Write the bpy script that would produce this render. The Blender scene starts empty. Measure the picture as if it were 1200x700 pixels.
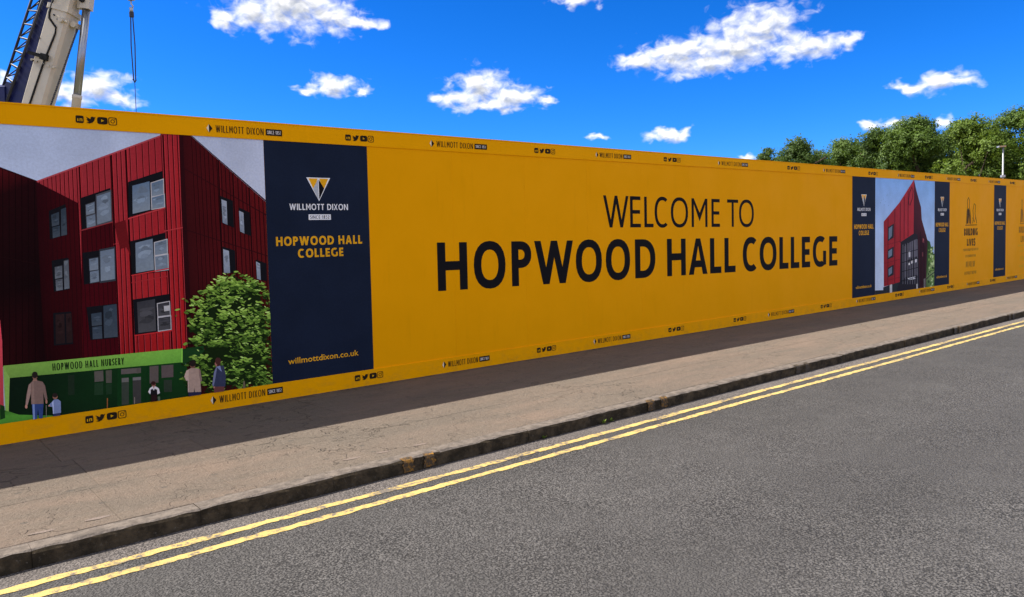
import bpy, bmesh, math, random
from mathutils import Vector, Matrix
from mathutils.geometry import tessellate_polygon
R = math.radians
sc = bpy.context.scene
COL = sc.collection
random.seed(7)

# ------------------------------------------------------------------ camera
G = 0.0213                       # the street climbs 2.1 % towards +X
CAMP = Vector((0.0, -8.08, 1.571))
CR = Vector((0.7678, -0.6403, -0.0218)); CU = Vector((0.0506, 0.0266, 0.9984)); CF = Vector((0.6387, 0.7676, -0.0528))
cd = bpy.data.cameras.new('camera'); cam = bpy.data.objects.new('camera', cd); COL.objects.link(cam)
m = Matrix((CR, CU, -CF)).transposed().to_4x4(); m.translation = CAMP
cam.matrix_world = m
cd.sensor_width = 36.0; cd.lens = 27.0; cd.clip_end = 2000.0; cd.clip_start = 0.05
sc.camera = cam

# ------------------------------------------------------------------ sky and sun
SKY_GAMMA, SKY_TINT = 1.4, (.024, .175, .36)
SUN_AZ, SUN_EL = R(-50.0), R(50.07)          # azimuth measured from +Y towards +X
w = bpy.data.worlds.new('World'); sc.world = w; w.use_nodes = True
nt = w.node_tree; nt.nodes.clear()
def N(t, ty, **kw):
    n = t.nodes.new(ty)
    for k, v in kw.items(): setattr(n, k, v)
    return n
def math_(t, op, a, b=None, c=None, clamp=False):
    n = N(t, 'ShaderNodeMath', operation=op, use_clamp=clamp)
    for i, v in enumerate((a, b, c)):
        if v is None: continue
        if isinstance(v, (int, float)): n.inputs[i].default_value = v
        else: t.links.new(v, n.inputs[i])
    return n.outputs[0]
def vmath(t, op, a, b=None, c=None, out=0):
    n = N(t, 'ShaderNodeVectorMath', operation=op)
    for i, v in enumerate((a, b, c)):
        if v is None: continue
        if isinstance(v, (tuple, list)): n.inputs[i].default_value = v
        elif isinstance(v, (int, float)): n.inputs['Scale'].default_value = v
        else: t.links.new(v, n.inputs[i])
    return n.outputs[out]
# cumulus puffs: azimuth, elevation, half width, half height (degrees on the sky)
PUFFS = [(24.38, 17.64, 3.6, 1.72), (22.05, 16.8, 2.27, 1.07), (26.99, 17.07, 2.08, 1.1), (29.07, 16.6, 1.69, 0.44), (19.92, 16.43, 0.88, 0.48), (27.31, 12.47, 1.68, 0.69), (25.34, 12.24, 0.94, 0.34), (29.23, 12.22, 0.85, 0.35), (37.9, 12.35, 2.13, 1.12), (36.0, 11.66, 1.75, 0.53), (40.09, 11.72, 2.14, 0.6), (42.6, 11.42, 0.75, 0.3), (38.19, 11.22, 3.14, 0.48), (57.74, 15.43, 2.72, 1.36), (56.01, 14.28, 3.47, 1.11), (52.48, 14.12, 3.1, 0.96), (49.46, 13.92, 2.07, 0.52), (60.52, 13.83, 2.19, 0.92), (62.94, 13.82, 1.27, 0.48), (54.25, 13.3, 3.88, 0.74), (68.77, 10.5, 1.63, 0.52), (67.06, 10.6, 0.89, 0.32), (69.72, 10.64, 0.94, 0.47), (51.22, 8.54, 1.45, 0.42), (52.43, 8.77, 0.6, 0.3), (46.17, 8.52, 0.75, 0.24), (12.03, 11.39, 1.87, 0.9), (10.57, 11.12, 1.2, 0.89), (13.25, 10.9, 1.01, 0.43), (45.22, 18.15, 1.73, 0.44), (64.89, 8.27, 0.62, 0.33), (66.07, 8.38, 0.81, 0.38), (69.36, 8.27, 0.67, 0.42), (57.0, 6.73, 0.58, 0.18), (6.46, 11.05, 0.61, 0.7)]
dg = bpy.data.node_groups.new('cloud_density', 'ShaderNodeTree')
dg.interface.new_socket('P', in_out='INPUT', socket_type='NodeSocketVector')
dg.interface.new_socket('D', in_out='OUTPUT', socket_type='NodeSocketFloat')
gi = N(dg, 'NodeGroupInput'); go = N(dg, 'NodeGroupOutput')
wn = N(dg, 'ShaderNodeTexNoise', noise_dimensions='2D'); wn.inputs['Scale'].default_value = .55; wn.inputs['Detail'].default_value = 3
st = vmath(dg, 'MULTIPLY', gi.outputs[0], (1, 1.5, 1))
dg.links.new(st, wn.inputs['Vector'])
wv = vmath(dg, 'SUBTRACT', wn.outputs['Color'], (.5, .5, .5))
pw = vmath(dg, 'MULTIPLY_ADD', wv, (2.6, 1.4, 0), gi.outputs[0])
acc = None
for az, el, rx, ry in PUFFS:
    s = vmath(dg, 'SUBTRACT', pw, (az, el, 0)); s = vmath(dg, 'MULTIPLY', s, (1 / rx, 1 / ry, 0))
    l = vmath(dg, 'LENGTH', s, out=1)
    acc = l if acc is None else math_(dg, 'SMOOTH_MIN', acc, l, .25)
fn = N(dg, 'ShaderNodeTexNoise', noise_dimensions='2D'); fn.inputs['Scale'].default_value = .95; fn.inputs['Detail'].default_value = 7; fn.inputs['Roughness'].default_value = .52
fn.inputs['Distortion'].default_value = .35
dg.links.new(st, fn.inputs['Vector'])
f1 = math_(dg, 'MULTIPLY_ADD', acc, -1.25, 1.5)
f2 = math_(dg, 'MULTIPLY_ADD', fn.outputs[0], 2.2, -1.1)
dg.links.new(math_(dg, 'ADD', f1, f2), go.inputs[0])
tc = N(nt, 'ShaderNodeTexCoord')
sx = N(nt, 'ShaderNodeSeparateXYZ'); nt.links.new(tc.outputs['Generated'], sx.inputs[0])
az = math_(nt, 'MULTIPLY', math_(nt, 'ARCTAN2', sx.outputs[0], sx.outputs[1]), 180 / math.pi)
el = math_(nt, 'MULTIPLY', math_(nt, 'ARCSINE', sx.outputs[2]), 180 / math.pi)
cb = N(nt, 'ShaderNodeCombineXYZ'); nt.links.new(az, cb.inputs[0]); nt.links.new(el, cb.inputs[1])
def grp(v):
    n = N(nt, 'ShaderNodeGroup'); n.node_tree = dg; nt.links.new(v, n.inputs[0]); return n.outputs[0]
d0 = grp(cb.outputs[0]); d1 = grp(vmath(nt, 'ADD', cb.outputs[0], (-.25, .5, 0)))
def smooth(t, v, a, b, o0=0., o1=1.):
    n = N(t, 'ShaderNodeMapRange', interpolation_type='SMOOTHSTEP')
    t.links.new(v, n.inputs[0]); n.inputs[1].default_value = a; n.inputs[2].default_value = b; n.inputs[3].default_value = o0; n.inputs[4].default_value = o1
    return n.outputs[0]
sky = N(nt, 'ShaderNodeTexSky', sky_type='NISHITA', sun_disc=False)
sky.sun_elevation = SUN_EL; sky.sun_rotation = SUN_AZ
sky.altitude = 0; sky.air_density = 1.0; sky.dust_density = 0.0; sky.ozone_density = 3.0
gm = N(nt, 'ShaderNodeGamma'); gm.inputs[1].default_value = SKY_GAMMA; nt.links.new(sky.outputs[0], gm.inputs[0])
tn0 = vmath(nt, 'MULTIPLY', gm.outputs[0], SKY_TINT)
sr = N(nt, 'ShaderNodeSeparateXYZ'); nt.links.new(sky.outputs[0], sr.inputs[0]); sg = N(nt, 'ShaderNodeSeparateXYZ'); nt.links.new(tn0, sg.inputs[0])
sk = N(nt, 'ShaderNodeCombineXYZ'); nt.links.new(math_(nt, 'MULTIPLY', math_(nt, 'POWER', sr.outputs[0], 2.8), .0105), sk.inputs[0]); nt.links.new(sg.outputs[1], sk.inputs[1]); nt.links.new(sg.outputs[2], sk.inputs[2])
tn = sk.outputs[0]
CLOUD_LIT, CLOUD_SHADE = (4.8, 4.75, 4.7), (1.9, 2.05, 2.4)
def skyshader(alpha, shade):
    cm = mixw(shade, CLOUD_LIT, CLOUD_SHADE); c = mixw(alpha, tn, cm)
    bg = N(nt, 'ShaderNodeBackground'); bg.inputs[1].default_value = .12
    nt.links.new(c, bg.inputs[0]); return bg.outputs[0]
def mixw(fac, a, b):
    n = N(nt, 'ShaderNodeMix', data_type='RGBA'); nt.links.new(fac, n.inputs[0])
    for i, v in ((6, a), (7, b)):
        if isinstance(v, tuple): n.inputs[i].default_value = (*v, 1)
        else: nt.links.new(v, n.inputs[i])
    return n.outputs[2]
def N_comb(v):
    n = N(nt, 'ShaderNodeCombineXYZ'); [nt.links.new(v, n.inputs[i]) for i in range(3)]; return n.outputs[0]
near = skyshader(smooth(nt, d0, -.25, 1.45), smooth(nt, d1, .25, 1.75))
# the rest of the sky has denser, unseen cumulus added to light the hoarding: cells of puffs broken up by noise
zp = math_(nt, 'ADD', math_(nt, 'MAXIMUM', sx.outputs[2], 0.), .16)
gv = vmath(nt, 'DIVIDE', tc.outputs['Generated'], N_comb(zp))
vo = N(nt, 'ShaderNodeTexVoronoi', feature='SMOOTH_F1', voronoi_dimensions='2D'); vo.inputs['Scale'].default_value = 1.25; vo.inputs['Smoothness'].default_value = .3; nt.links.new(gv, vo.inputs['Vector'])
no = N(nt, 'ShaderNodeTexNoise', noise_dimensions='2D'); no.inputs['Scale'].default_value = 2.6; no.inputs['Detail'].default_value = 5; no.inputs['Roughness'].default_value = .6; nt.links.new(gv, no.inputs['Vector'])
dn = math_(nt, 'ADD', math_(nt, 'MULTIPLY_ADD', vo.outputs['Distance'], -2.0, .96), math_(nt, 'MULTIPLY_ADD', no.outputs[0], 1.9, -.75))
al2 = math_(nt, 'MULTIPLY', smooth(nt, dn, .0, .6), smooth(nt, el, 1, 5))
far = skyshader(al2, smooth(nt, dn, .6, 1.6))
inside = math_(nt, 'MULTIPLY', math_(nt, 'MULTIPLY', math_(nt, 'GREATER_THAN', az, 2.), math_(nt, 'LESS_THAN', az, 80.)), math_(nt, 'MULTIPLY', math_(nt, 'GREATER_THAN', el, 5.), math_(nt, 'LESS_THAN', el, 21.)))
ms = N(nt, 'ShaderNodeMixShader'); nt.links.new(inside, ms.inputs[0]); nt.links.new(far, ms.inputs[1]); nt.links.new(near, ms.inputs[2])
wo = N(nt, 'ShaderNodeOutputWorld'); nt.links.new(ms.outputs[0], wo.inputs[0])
w.cycles.sampling_method = 'MANUAL'; w.cycles.sample_map_resolution = 512

sd = bpy.data.lights.new('sun', 'SUN'); sd.energy = 4.5; sd.angle = R(.53); sd.color = (1, .95, .88)
sun = bpy.data.objects.new('sun', sd); COL.objects.link(sun); sun.location = (0, 30, 40)
sdir = Vector((math.sin(SUN_AZ) * math.cos(SUN_EL), math.cos(SUN_AZ) * math.cos(SUN_EL), math.sin(SUN_EL)))
sun.rotation_euler = sdir.to_track_quat('Z', 'Y').to_euler()
vs = sc.view_settings; vs.view_transform = 'Standard'; vs.look = 'None'; vs.exposure = 1.2; vs.gamma = 1; vs.use_curve_mapping = False
sc.cycles.use_denoising = True
sc.cycles.max_bounces = 6; sc.cycles.transparent_max_bounces = 6

# ------------------------------------------------------------------ helpers
def lin(c): return tuple((v / 255 / 12.92) if v / 255 <= .04045 else ((v / 255 + .055) / 1.055) ** 2.4 for v in c)
def mesh(name, verts, faces, mat=None, parent=None, smooth=False, cols=None):
    me = bpy.data.meshes.new(name); me.from_pydata([tuple(v) for v in verts], [], faces)
    if cols is not None:
        at = me.color_attributes.new('col', 'FLOAT_COLOR', 'POINT')
        at.data.foreach_set('color', [x for c in cols for x in (c[0], c[1], c[2], 1.0)])
    if smooth: me.polygons.foreach_set('use_smooth', [True] * len(faces))
    mats = mat if isinstance(mat, list) else [mat]
    for mm in mats:
        if mm: me.materials.append(mm)
    o = bpy.data.objects.new(name, me); COL.objects.link(o)
    if parent: o.parent = parent
    return o
def empty(name, loc=(0, 0, 0), parent=None):
    o = bpy.data.objects.new(name, None); COL.objects.link(o); o.location = loc; o.empty_display_size = .2
    if parent: o.parent = parent
    return o
def tag(o, label=None, cat=None, group=None, kind=None):
    if label: o['label'] = label
    if cat: o['category'] = cat
    if group: o['group'] = group
    if kind: o['kind'] = kind
    return o
class MB:
    def __init__(s): s.v = []; s.f = []; s.mi = []
    def add(s, v, f, mi=0):
        o = len(s.v); s.v += [tuple(p) for p in v]; s.f += [tuple(i + o for i in q) for q in f]; s.mi += [mi] * len(f)
    def box(s, x0, x1, y0, y1, z0, z1, fn=None, mi=0):
        v = [(x, y, z) for x in (x0, x1) for y in (y0, y1) for z in (z0, z1)]
        if fn: v = [fn(*p) for p in v]
        s.add(v, [(0, 1, 3, 2), (4, 6, 7, 5), (0, 4, 5, 1), (2, 3, 7, 6), (0, 2, 6, 4), (1, 5, 7, 3)], mi)
    def obox(s, a, b, wx, wy, side, mi=0):      # a bar from a to b, wx along 'side', wy across
        a = Vector(a); b = Vector(b); d = (b - a).normalized(); x = Vector(side); x = (x - d * x.dot(d)).normalized(); y = d.cross(x)
        v = [p + x * sx * wx / 2 + y * sy * wy / 2 for p in (a, b) for sx, sy in ((-1, -1), (1, -1), (1, 1), (-1, 1))]
        s.add(v, [(3, 2, 1, 0), (4, 5, 6, 7)] + [(i, (i + 1) % 4, 4 + (i + 1) % 4, 4 + i) for i in range(4)], mi)
    def tube(s, pts, r, n=8, cap=True, mi=0):
        pts = [Vector(p) for p in pts]; rr = r if isinstance(r, (list, tuple)) else [r] * len(pts); rings = []
        up = Vector((.13, .31, .94)).normalized()
        for i, p in enumerate(pts):
            d = (pts[min(i + 1, len(pts) - 1)] - pts[max(i - 1, 0)]).normalized()
            x = d.cross(up)
            if x.length < .05: x = d.cross(Vector((1, 0, 0)))
            x.normalize(); y = d.cross(x)
            rings.append([p + (x * math.cos(2 * math.pi * k / n) + y * math.sin(2 * math.pi * k / n)) * rr[i] for k in range(n)])
        v = [p for q in rings for p in q]; f = []
        for i in range(len(pts) - 1):
            for k in range(n): f.append((i * n + k, i * n + (k + 1) % n, (i + 1) * n + (k + 1) % n, (i + 1) * n + k))
        if cap: f += [tuple(range(n))[::-1], tuple((len(pts) - 1) * n + k for k in range(n))]
        s.add(v, f, mi)
    def prof(s, a, b, prof, side, mi=0):         # extrude a closed 2-D profile from a to b; profile x along side
        a = Vector(a); b = Vector(b); d = (b - a).normalized(); x = Vector(side); x = (x - d * x.dot(d)).normalized(); y = x.cross(d)
        n = len(prof); v = [p + x * q[0] + y * q[1] for p in (a, b) for q in prof]
        s.add(v, [(i, (i + 1) % n, n + (i + 1) % n, n + i) for i in range(n)] + [tuple(range(n))[::-1], tuple(range(n, 2 * n))], mi)
    def build(s, name, mat, parent=None, smooth=False):
        o = mesh(name, s.v, s.f, mat, parent, smooth)
        if isinstance(mat, list): o.data.polygons.foreach_set('material_index', s.mi)
        bm = bmesh.new(); bm.from_mesh(o.data); bmesh.ops.recalc_face_normals(bm, faces=bm.faces); bm.to_mesh(o.data); bm.free()
        return o
def mat(name, base, rough=.6, spec=.3, metal=0.):
    m_ = bpy.data.materials.new(name); m_.use_nodes = True; b = m_.node_tree.nodes['Principled BSDF']
    b.inputs['Base Color'].default_value = (*base, 1); b.inputs['Roughness'].default_value = rough
    b.inputs['Specular IOR Level'].default_value = spec; b.inputs['Metallic'].default_value = metal
    return m_, m_.node_tree, b
def noise(t, vec, scale, detail=4, rough=.55, dist=0., dim='3D'):
    n = N(t, 'ShaderNodeTexNoise', noise_dimensions=dim); n.inputs['Scale'].default_value = scale; n.inputs['Detail'].default_value = detail
    n.inputs['Roughness'].default_value = rough; n.inputs['Distortion'].default_value = dist; t.links.new(vec, n.inputs['Vector']); return n.outputs[0]
def mixc(t, fac, a, b, mode='MIX'):
    n = N(t, 'ShaderNodeMix', data_type='RGBA', blend_type=mode)
    for i, v in ((0, fac), (6, a), (7, b)):
        if isinstance(v, (int, float)): n.inputs[i].default_value = v
        elif isinstance(v, tuple): n.inputs[i].default_value = (*v[:3], 1)
        else: t.links.new(v, n.inputs[i])
    return n.outputs[2]
def bump(t, b, h, strength=.3, dist=.01):
    n = N(t, 'ShaderNodeBump'); n.inputs['Strength'].default_value = strength; n.inputs['Distance'].default_value = dist
    t.links.new(h, n.inputs['Height']); t.links.new(n.outputs[0], b.inputs['Normal'])
def pos(t): return N(t, 'ShaderNodeNewGeometry').outputs['Position']

# ------------------------------------------------------------------ materials
def noisec(t, vec, scale):
    n = N(t, 'ShaderNodeTexNoise'); n.inputs['Scale'].default_value = scale; t.links.new(vec, n.inputs['Vector']); return n.outputs['Color']
def m_asphalt(name, dark, light, tint):
    m_, t, b = mat(name, dark, .82, .25); p = pos(t)
    v = N(t, 'ShaderNodeTexVoronoi'); v.inputs['Scale'].default_value = 78; t.links.new(vmath(t, 'ADD', p, vmath(t, 'SCALE', noisec(t, p, 60), .012)), v.inputs['Vector'])
    stone = N(t, 'ShaderNodeSeparateColor'); t.links.new(v.outputs['Color'], stone.inputs[0])
    gap = smooth(t, v.outputs['Distance'], .35, .75)
    n1 = noise(t, p, 55, 3, .7); n2 = noise(t, p, 1.1, 5, .6); n3 = noise(t, p, .22, 3)
    c = mixc(t, smooth(t, stone.outputs[0], .1, 1.), dark, light)
    c = mixc(t, math_(t, 'MULTIPLY', gap, .9), c, tuple(x * .15 for x in dark))
    c = mixc(t, smooth(t, n1, .5, .75), c, tuple(x * 1.5 for x in light))
    c = mixc(t, smooth(t, n2, .35, .7, 0, .55), c, tint)
    c = mixc(t, smooth(t, n3, .35, .65, 0, .35), c, tuple(x * .75 for x in dark))
    n6 = noise(t, vmath(t, 'MULTIPLY', p, (.12, .9, 1)), 1.0, 4, .55); n7 = noise(t, p, 3.5, 5, .7)
    k6 = math_(t, 'MULTIPLY', smooth(t, n6, .35, .65, .93, 1.07), smooth(t, n7, .3, .7, .93, 1.07))
    c2 = N(t, 'ShaderNodeVectorMath', operation='SCALE'); t.links.new(c, c2.inputs[0]); t.links.new(k6, c2.inputs['Scale']); c = c2.outputs[0]
    c = mixc(t, smooth(t, noise(t, p, .9, 6, .7, 1.2),   .69, .76, 0, .2), c, tuple(x * .45 for x in dark))
    t.links.new(c, b.inputs['Base Color'])
    h = math_(t, 'SUBTRACT', n1, math_(t, 'MULTIPLY', gap, .8)); bump(t, b, h, .9, .006)
    return m_
M = {}
M['asphalt'] = m_asphalt('asphalt', (0.0501, 0.0469, 0.0435), (0.1103, 0.1029, 0.0956), (0.0711, 0.0668, 0.0623))
M['gutter'] = m_asphalt('dusty_asphalt', (0.0903, 0.0774, 0.0688), (0.1892, 0.1634, 0.1445), (0.1419, 0.1221, 0.1075))
def m_paving():
    m_, t, b = mat('paving', (0.1725, 0.1259, 0.0932), .9, .15); p = pos(t)
    oi = N(t, 'ShaderNodeObjectInfo').outputs['Random']
    st_ = vmath(t, 'MULTIPLY', p, (.35, 1.3, 1))
    n1 = noise(t, st_, 2.2, 6, .65, .6); n2 = noise(t, p, 60, 4, .75); n3 = noise(t, p, 14, 4, .6); n4 = noise(t, p, .45, 3)
    c = mixc(t, smooth(t, n1, .3, .7), (0.1871, 0.1358, 0.1010), (0.1296, 0.1041, 0.0806))
    n5 = noise(t, vmath(t, 'MULTIPLY', p, (.5, 2.2, 1)), 5.5, 6, .7, .8)
    c = mixc(t, smooth(t, n5, .52, .72, 0, .55), c, (0.0955, 0.0753, 0.0563))
    c = mixc(t, smooth(t, n4, .4, .65, 0, .5), c, (0.1462, 0.1230, 0.0962))
    c = mixc(t, math_(t, 'MULTIPLY', oi, .45), c, (0.1257, 0.1031, 0.0806))
    c = mixc(t, smooth(t, n2, .56, .72, 0, .6), c, (0.2640, 0.2289, 0.1816))
    c = mixc(t, smooth(t, n2, .46, .30, 0, .65), c, (0.0624, 0.0486, 0.0359))
    c = mixc(t, smooth(t, n3, .45, .28, 0, .4), c, (0.0857, 0.0684, 0.0515))
    gum = N(t, 'ShaderNodeTexVoronoi', voronoi_dimensions='2D'); gum.inputs['Scale'].default_value = 2.6; t.links.new(p, gum.inputs['Vector'])
    gs = N(t, 'ShaderNodeSeparateColor'); t.links.new(gum.outputs['Color'], gs.inputs[0])
    gm_ = math_(t, 'MULTIPLY', smooth(t, gum.outputs['Distance'], .075, .05), math_(t, 'GREATER_THAN', gs.outputs[0], .55))
    c = mixc(t, math_(t, 'MULTIPLY', gm_, .55), c, (0.0770, 0.0684, 0.0583))
    n8 = noise(t, p, 24, 5, .8); c = mixc(t, smooth(t, n8, .60, .70, 0, .7), c, (0.0731, 0.0575, 0.0447)); c = mixc(t, smooth(t, n8, .38, .30, 0, .5), c, (0.2914, 0.2487, 0.2049))
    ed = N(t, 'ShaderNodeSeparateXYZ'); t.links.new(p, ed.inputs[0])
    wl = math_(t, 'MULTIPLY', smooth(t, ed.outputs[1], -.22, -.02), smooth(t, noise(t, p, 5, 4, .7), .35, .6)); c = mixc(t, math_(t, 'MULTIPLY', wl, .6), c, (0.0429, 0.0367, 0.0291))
    v = N(t, 'ShaderNodeTexVoronoi', feature='DISTANCE_TO_EDGE'); v.inputs['Scale'].default_value = .8
    wv_ = vmath(t, 'ADD', p, vmath(t, 'SCALE', N(t, 'ShaderNodeTexNoise').outputs['Color'], .5)); t.links.new(wv_, v.inputs['Vector'])
    cr = math_(t, 'MULTIPLY', smooth(t, v.outputs['Distance'], .0075, .001), smooth(t, n4, .44, .58))
    c = mixc(t, math_(t, 'MULTIPLY', cr, .35), c, (0.0370, 0.0317, 0.0271))
    t.links.new(c, b.inputs['Base Color'])
    h = math_(t, 'ADD', math_(t, 'ADD', n2, math_(t, 'MULTIPLY', n8, 1.6)), math_(t, 'SUBTRACT', math_(t, 'MULTIPLY', n3, 1.5), math_(t, 'MULTIPLY', cr, 1.5))); bump(t, b, h, .85, .012)
    return m_
M['paving'] = m_paving()
def m_noisy(name, a, b_, scale, rough=.8, spec=.2, bs=.4, bd=.005, lo=.35, hi=.65, detail=5, stretch=(1, 1, 1)):
    m_, t, b = mat(name, a, rough, spec); p = vmath(t, 'MULTIPLY', pos(t), stretch)
    n = noise(t, p, scale, detail, .65); t.links.new(mixc(t, smooth(t, n, lo, hi), a, b_), b.inputs['Base Color'])
    if bs: bump(t, b, noise(t, p, scale * 5, 3), bs, bd)
    return m_
M['joint'] = m_noisy('joint_dirt', (.09, .072, .06), (.15, .12, .10), 9)
M['kerb_top'] = m_noisy('kerb_top', (0.1665, 0.1377, 0.1125), (0.0945, 0.0783, 0.0648), 14, .9, .15, .8, .008)
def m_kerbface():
    m_, t, b = mat('kerb_dark_face', (.05, .04, .03), .9, .1); p = pos(t)
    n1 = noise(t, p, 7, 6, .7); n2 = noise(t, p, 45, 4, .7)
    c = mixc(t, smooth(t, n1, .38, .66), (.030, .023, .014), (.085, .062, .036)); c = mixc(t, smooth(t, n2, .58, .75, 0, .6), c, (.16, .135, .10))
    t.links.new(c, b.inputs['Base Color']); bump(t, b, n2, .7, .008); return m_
M['kerb_face'] = m_kerbface()  # front face given darker, browner tones than the kerb top
def m_paint(name, yel, under, lo, hi, rough=.65):
    m_, t, b = mat(name, yel, rough, .25); p = pos(t)
    n1 = noise(t, p, 26, 6, .75); n2 = noise(t, p, 4, 4, .6); v = N(t, 'ShaderNodeTexVoronoi'); v.inputs['Scale'].default_value = 95; t.links.new(p, v.inputs['Vector'])
    wear = math_(t, 'ADD', n1, math_(t, 'MULTIPLY', n2, .55))
    c = mixc(t, smooth(t, n2, .35, .65), yel, tuple(x * k for x, k in zip(yel, (.93, .9, .85))))
    c = mixc(t, smooth(t, wear, lo, hi), c, under)
    t.links.new(c, b.inputs['Base Color']); bump(t, b, math_(t, 'ADD', n1, v.outputs['Distance']), .5, .004); return m_
M['line'] = m_paint('yellow_line_paint', (.48, .35, .115), (.13, .11, .09), .74, .92)
M['mark'] = m_paint('worn_kerb_paint', (.36, .165, .012), (.055, .040, .024), .58, .84)
M['mark_worn'] = m_paint('rubbed_kerb_paint', (.30, .15, .015), (.055, .040, .024), .48, .72)
def m_yellow(name, base):
    m_, t, b = mat(name, base, .5, .03); p = pos(t)
    n = noise(t, p, 1.4, 5, .6); n2 = noise(t, vmath(t, 'MULTIPLY', p, (3, 3, .35)), 3, 4, .6); n3 = noise(t, p, 40, 3, .7)
    c = mixc(t, smooth(t, n, .3, .75, 0, .30), base, tuple(x * .86 for x in base))
    c = mixc(t, smooth(t, n2, .55, .8, 0, .25), c, tuple(x * .78 for x in base))
    c = mixc(t, smooth(t, n3, .68, .78, 0, .45), c, tuple(x * .55 for x in base))
    t.links.new(c, b.inputs['Base Color'])
    sp = N(t, 'ShaderNodeSeparateXYZ'); t.links.new(p, sp.inputs[0])
    hz = math_(t, 'MULTIPLY_ADD', sp.outputs[0], -G, sp.outputs[2])
    dirt = math_(t, 'MULTIPLY', smooth(t, hz, .28, .0), smooth(t, noise(t, vmath(t, 'MULTIPLY', p, (1, 1, 1.6)), 6, 6, .75), .42, .68))
    c = mixc(t, math_(t, 'MULTIPLY', dirt, .2), c, (.16, .10, .05)); t.links.new(c, b.inputs['Base Color'])
    t.links.new(smooth(t, n, .3, .7, .5, .65), b.inputs['Roughness'])
    bump(t, b, math_(t, 'ADD', noise(t, p, 1.8, 2), math_(t, 'MULTIPLY', noise(t, p, 9, 2), .15)), .25, .02)
    return m_
YEL = (.97, .392, .0)
M['yellow'] = m_yellow('yellow_board', YEL)
M['yellow_rail'] = m_yellow('yellow_rail', (.97, .405, .0))
def m_print():
    m_, t, b = mat('print_vinyl', (.5, .5, .5), .55, .04); p = pos(t)
    a = N(t, 'ShaderNodeVertexColor', layer_name='col').outputs[0]
    n = noise(t, p, 2.2, 4); n2 = noise(t, p, 45, 3, .7)
    k = math_(t, 'MULTIPLY', smooth(t, n, .25, .75, .88, 1.08), smooth(t, n2, .2, .8, .9, 1.1))
    c = N(t, 'ShaderNodeVectorMath', operation='SCALE'); t.links.new(a, c.inputs[0]); t.links.new(k, c.inputs['Scale'])
    t.links.new(c.outputs[0], b.inputs['Base Color'])
    bump(t, b, noise(t, p, 2.0, 2), .2, .02)
    return m_
M['print'] = m_print()
KP = (.46, .49, .55)                                      # a print tone seen in the hoarding's own shade -> ink reflectance
def ink(*c):
    r_ = [v / k for v, k in zip(lin(c), KP)]; k = min(1., .93 / max(r_)); return tuple(v * k for v in r_)

# ------------------------------------------------------------------ the street
def Z(x): return G * x
PW, KH, H = 3.138, .104, 3.0                   # pavement width, kerb height, hoarding height
X0, X1 = -14., 110.
def sheet(name, x0, x1, y0, y1, z, matl, nx=1, parent=None):
    v = []; f = []
    for i in range(nx + 1):
        x = x0 + (x1 - x0) * i / nx
        v += [(x, y0, Z(x) + z), (x, y1, Z(x) + z)]
    for i in range(nx): f.append((2 * i, 2 * i + 2, 2 * i + 3, 2 * i + 1))
    return mesh(name, v, f, matl, parent)
M['earth'] = m_noisy('site_earth', (.14, .11, .075), (.07, .085, .035), .6, .95, .1, .5, .03)
tag(sheet('ground', -300, 500, -300, 500, -.20, M['earth'], 4), kind='structure')
road = tag(sheet('road', -60, 200, -10.9, -PW - .008, -KH, M['asphalt'], 4), kind='structure')
gut = sheet('gutter_strip', -60, 200, -PW - .235, -PW - .012, -KH + .0012, M['gutter'], 4, road)
# ragged inner edge of the dusty strip and the two yellow lines
def ragged(name, x0, x1, ya, yb, z, step, jit, matl, parent, seed):
    r_ = random.Random(seed); n = int((x1 - x0) / step); v = []; f = []
    ja = jb = 0
    for i in range(n + 1):
        x = x0 + (x1 - x0) * i / n
        ja = ja * .6 + r_.uniform(-jit, jit); jb = jb * .6 + r_.uniform(-jit, jit); wob = .006 * math.sin(x * .9 + seed)
        v += [(x, ya + ja + wob, Z(x) + z), (x, yb + jb + wob, Z(x) + z)]
        if i < n: f.append((2 * i, 2 * i + 2, 2 * i + 3, 2 * i + 1))
    return mesh(name, v, f, matl, parent)
ragged('yellow_line', -6, 80, -PW - .2643 - .036, -PW - .2643 + .036, -KH + .003, .03, .008, M['line'], road, 1)
ragged('yellow_line', -6, 80, -PW - .4518 - .036, -PW - .4518 + .036, -KH + .003, .03, .008, M['line'], road, 2)
# far side of the road, behind the camera
tag(sheet('footway', -60, 200, -14, -10.9, .0, M['paving'], 4), kind='structure')

# near pavement: bedding with flags laid in three courses
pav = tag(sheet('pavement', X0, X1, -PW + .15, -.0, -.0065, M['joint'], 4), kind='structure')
def slab(x0, x1, y0, y1, dz, tilt):
    g_ = .0016; c = .003; v = []
    for (ins, z) in ((0, -.03), (0, -c), (c, 0)):
        for x, y in ((x0 + g_ + ins, y0 + g_ + ins), (x1 - g_ - ins, y0 + g_ + ins), (x1 - g_ - ins, y1 - g_ - ins), (x0 + g_ + ins, y1 - g_ - ins)):
            v.append((x, y, Z(x) + z + dz + tilt * (y - y0)))
    f = [(8, 9, 10, 11)]
    for k in (0, 4):
        for i in range(4): f.append((k + i, k + (i + 1) % 4, k + 4 + (i + 1) % 4, k + 4 + i))
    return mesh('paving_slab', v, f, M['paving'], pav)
rp = random.Random(11)
ys = [-PW + .152, -2.1, -1.1, -.001]
for r_ in range(3):
    x = -4.0 + r_ * .37
    while x < 62:
        L = rp.choice((.75, .9, .9, 1.05, 1.2)); slab(x, x + L, ys[r_], ys[r_ + 1], rp.uniform(-.0006, .0006), rp.uniform(-.0004, .0004)); x += L
for a_, b_ in ((X0, -4.0), (63.5, X1)):
    s_ = sheet('paving_surface', a_, b_, -PW + .15, -.001, -.002, M['paving'], 2, pav)

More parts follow.
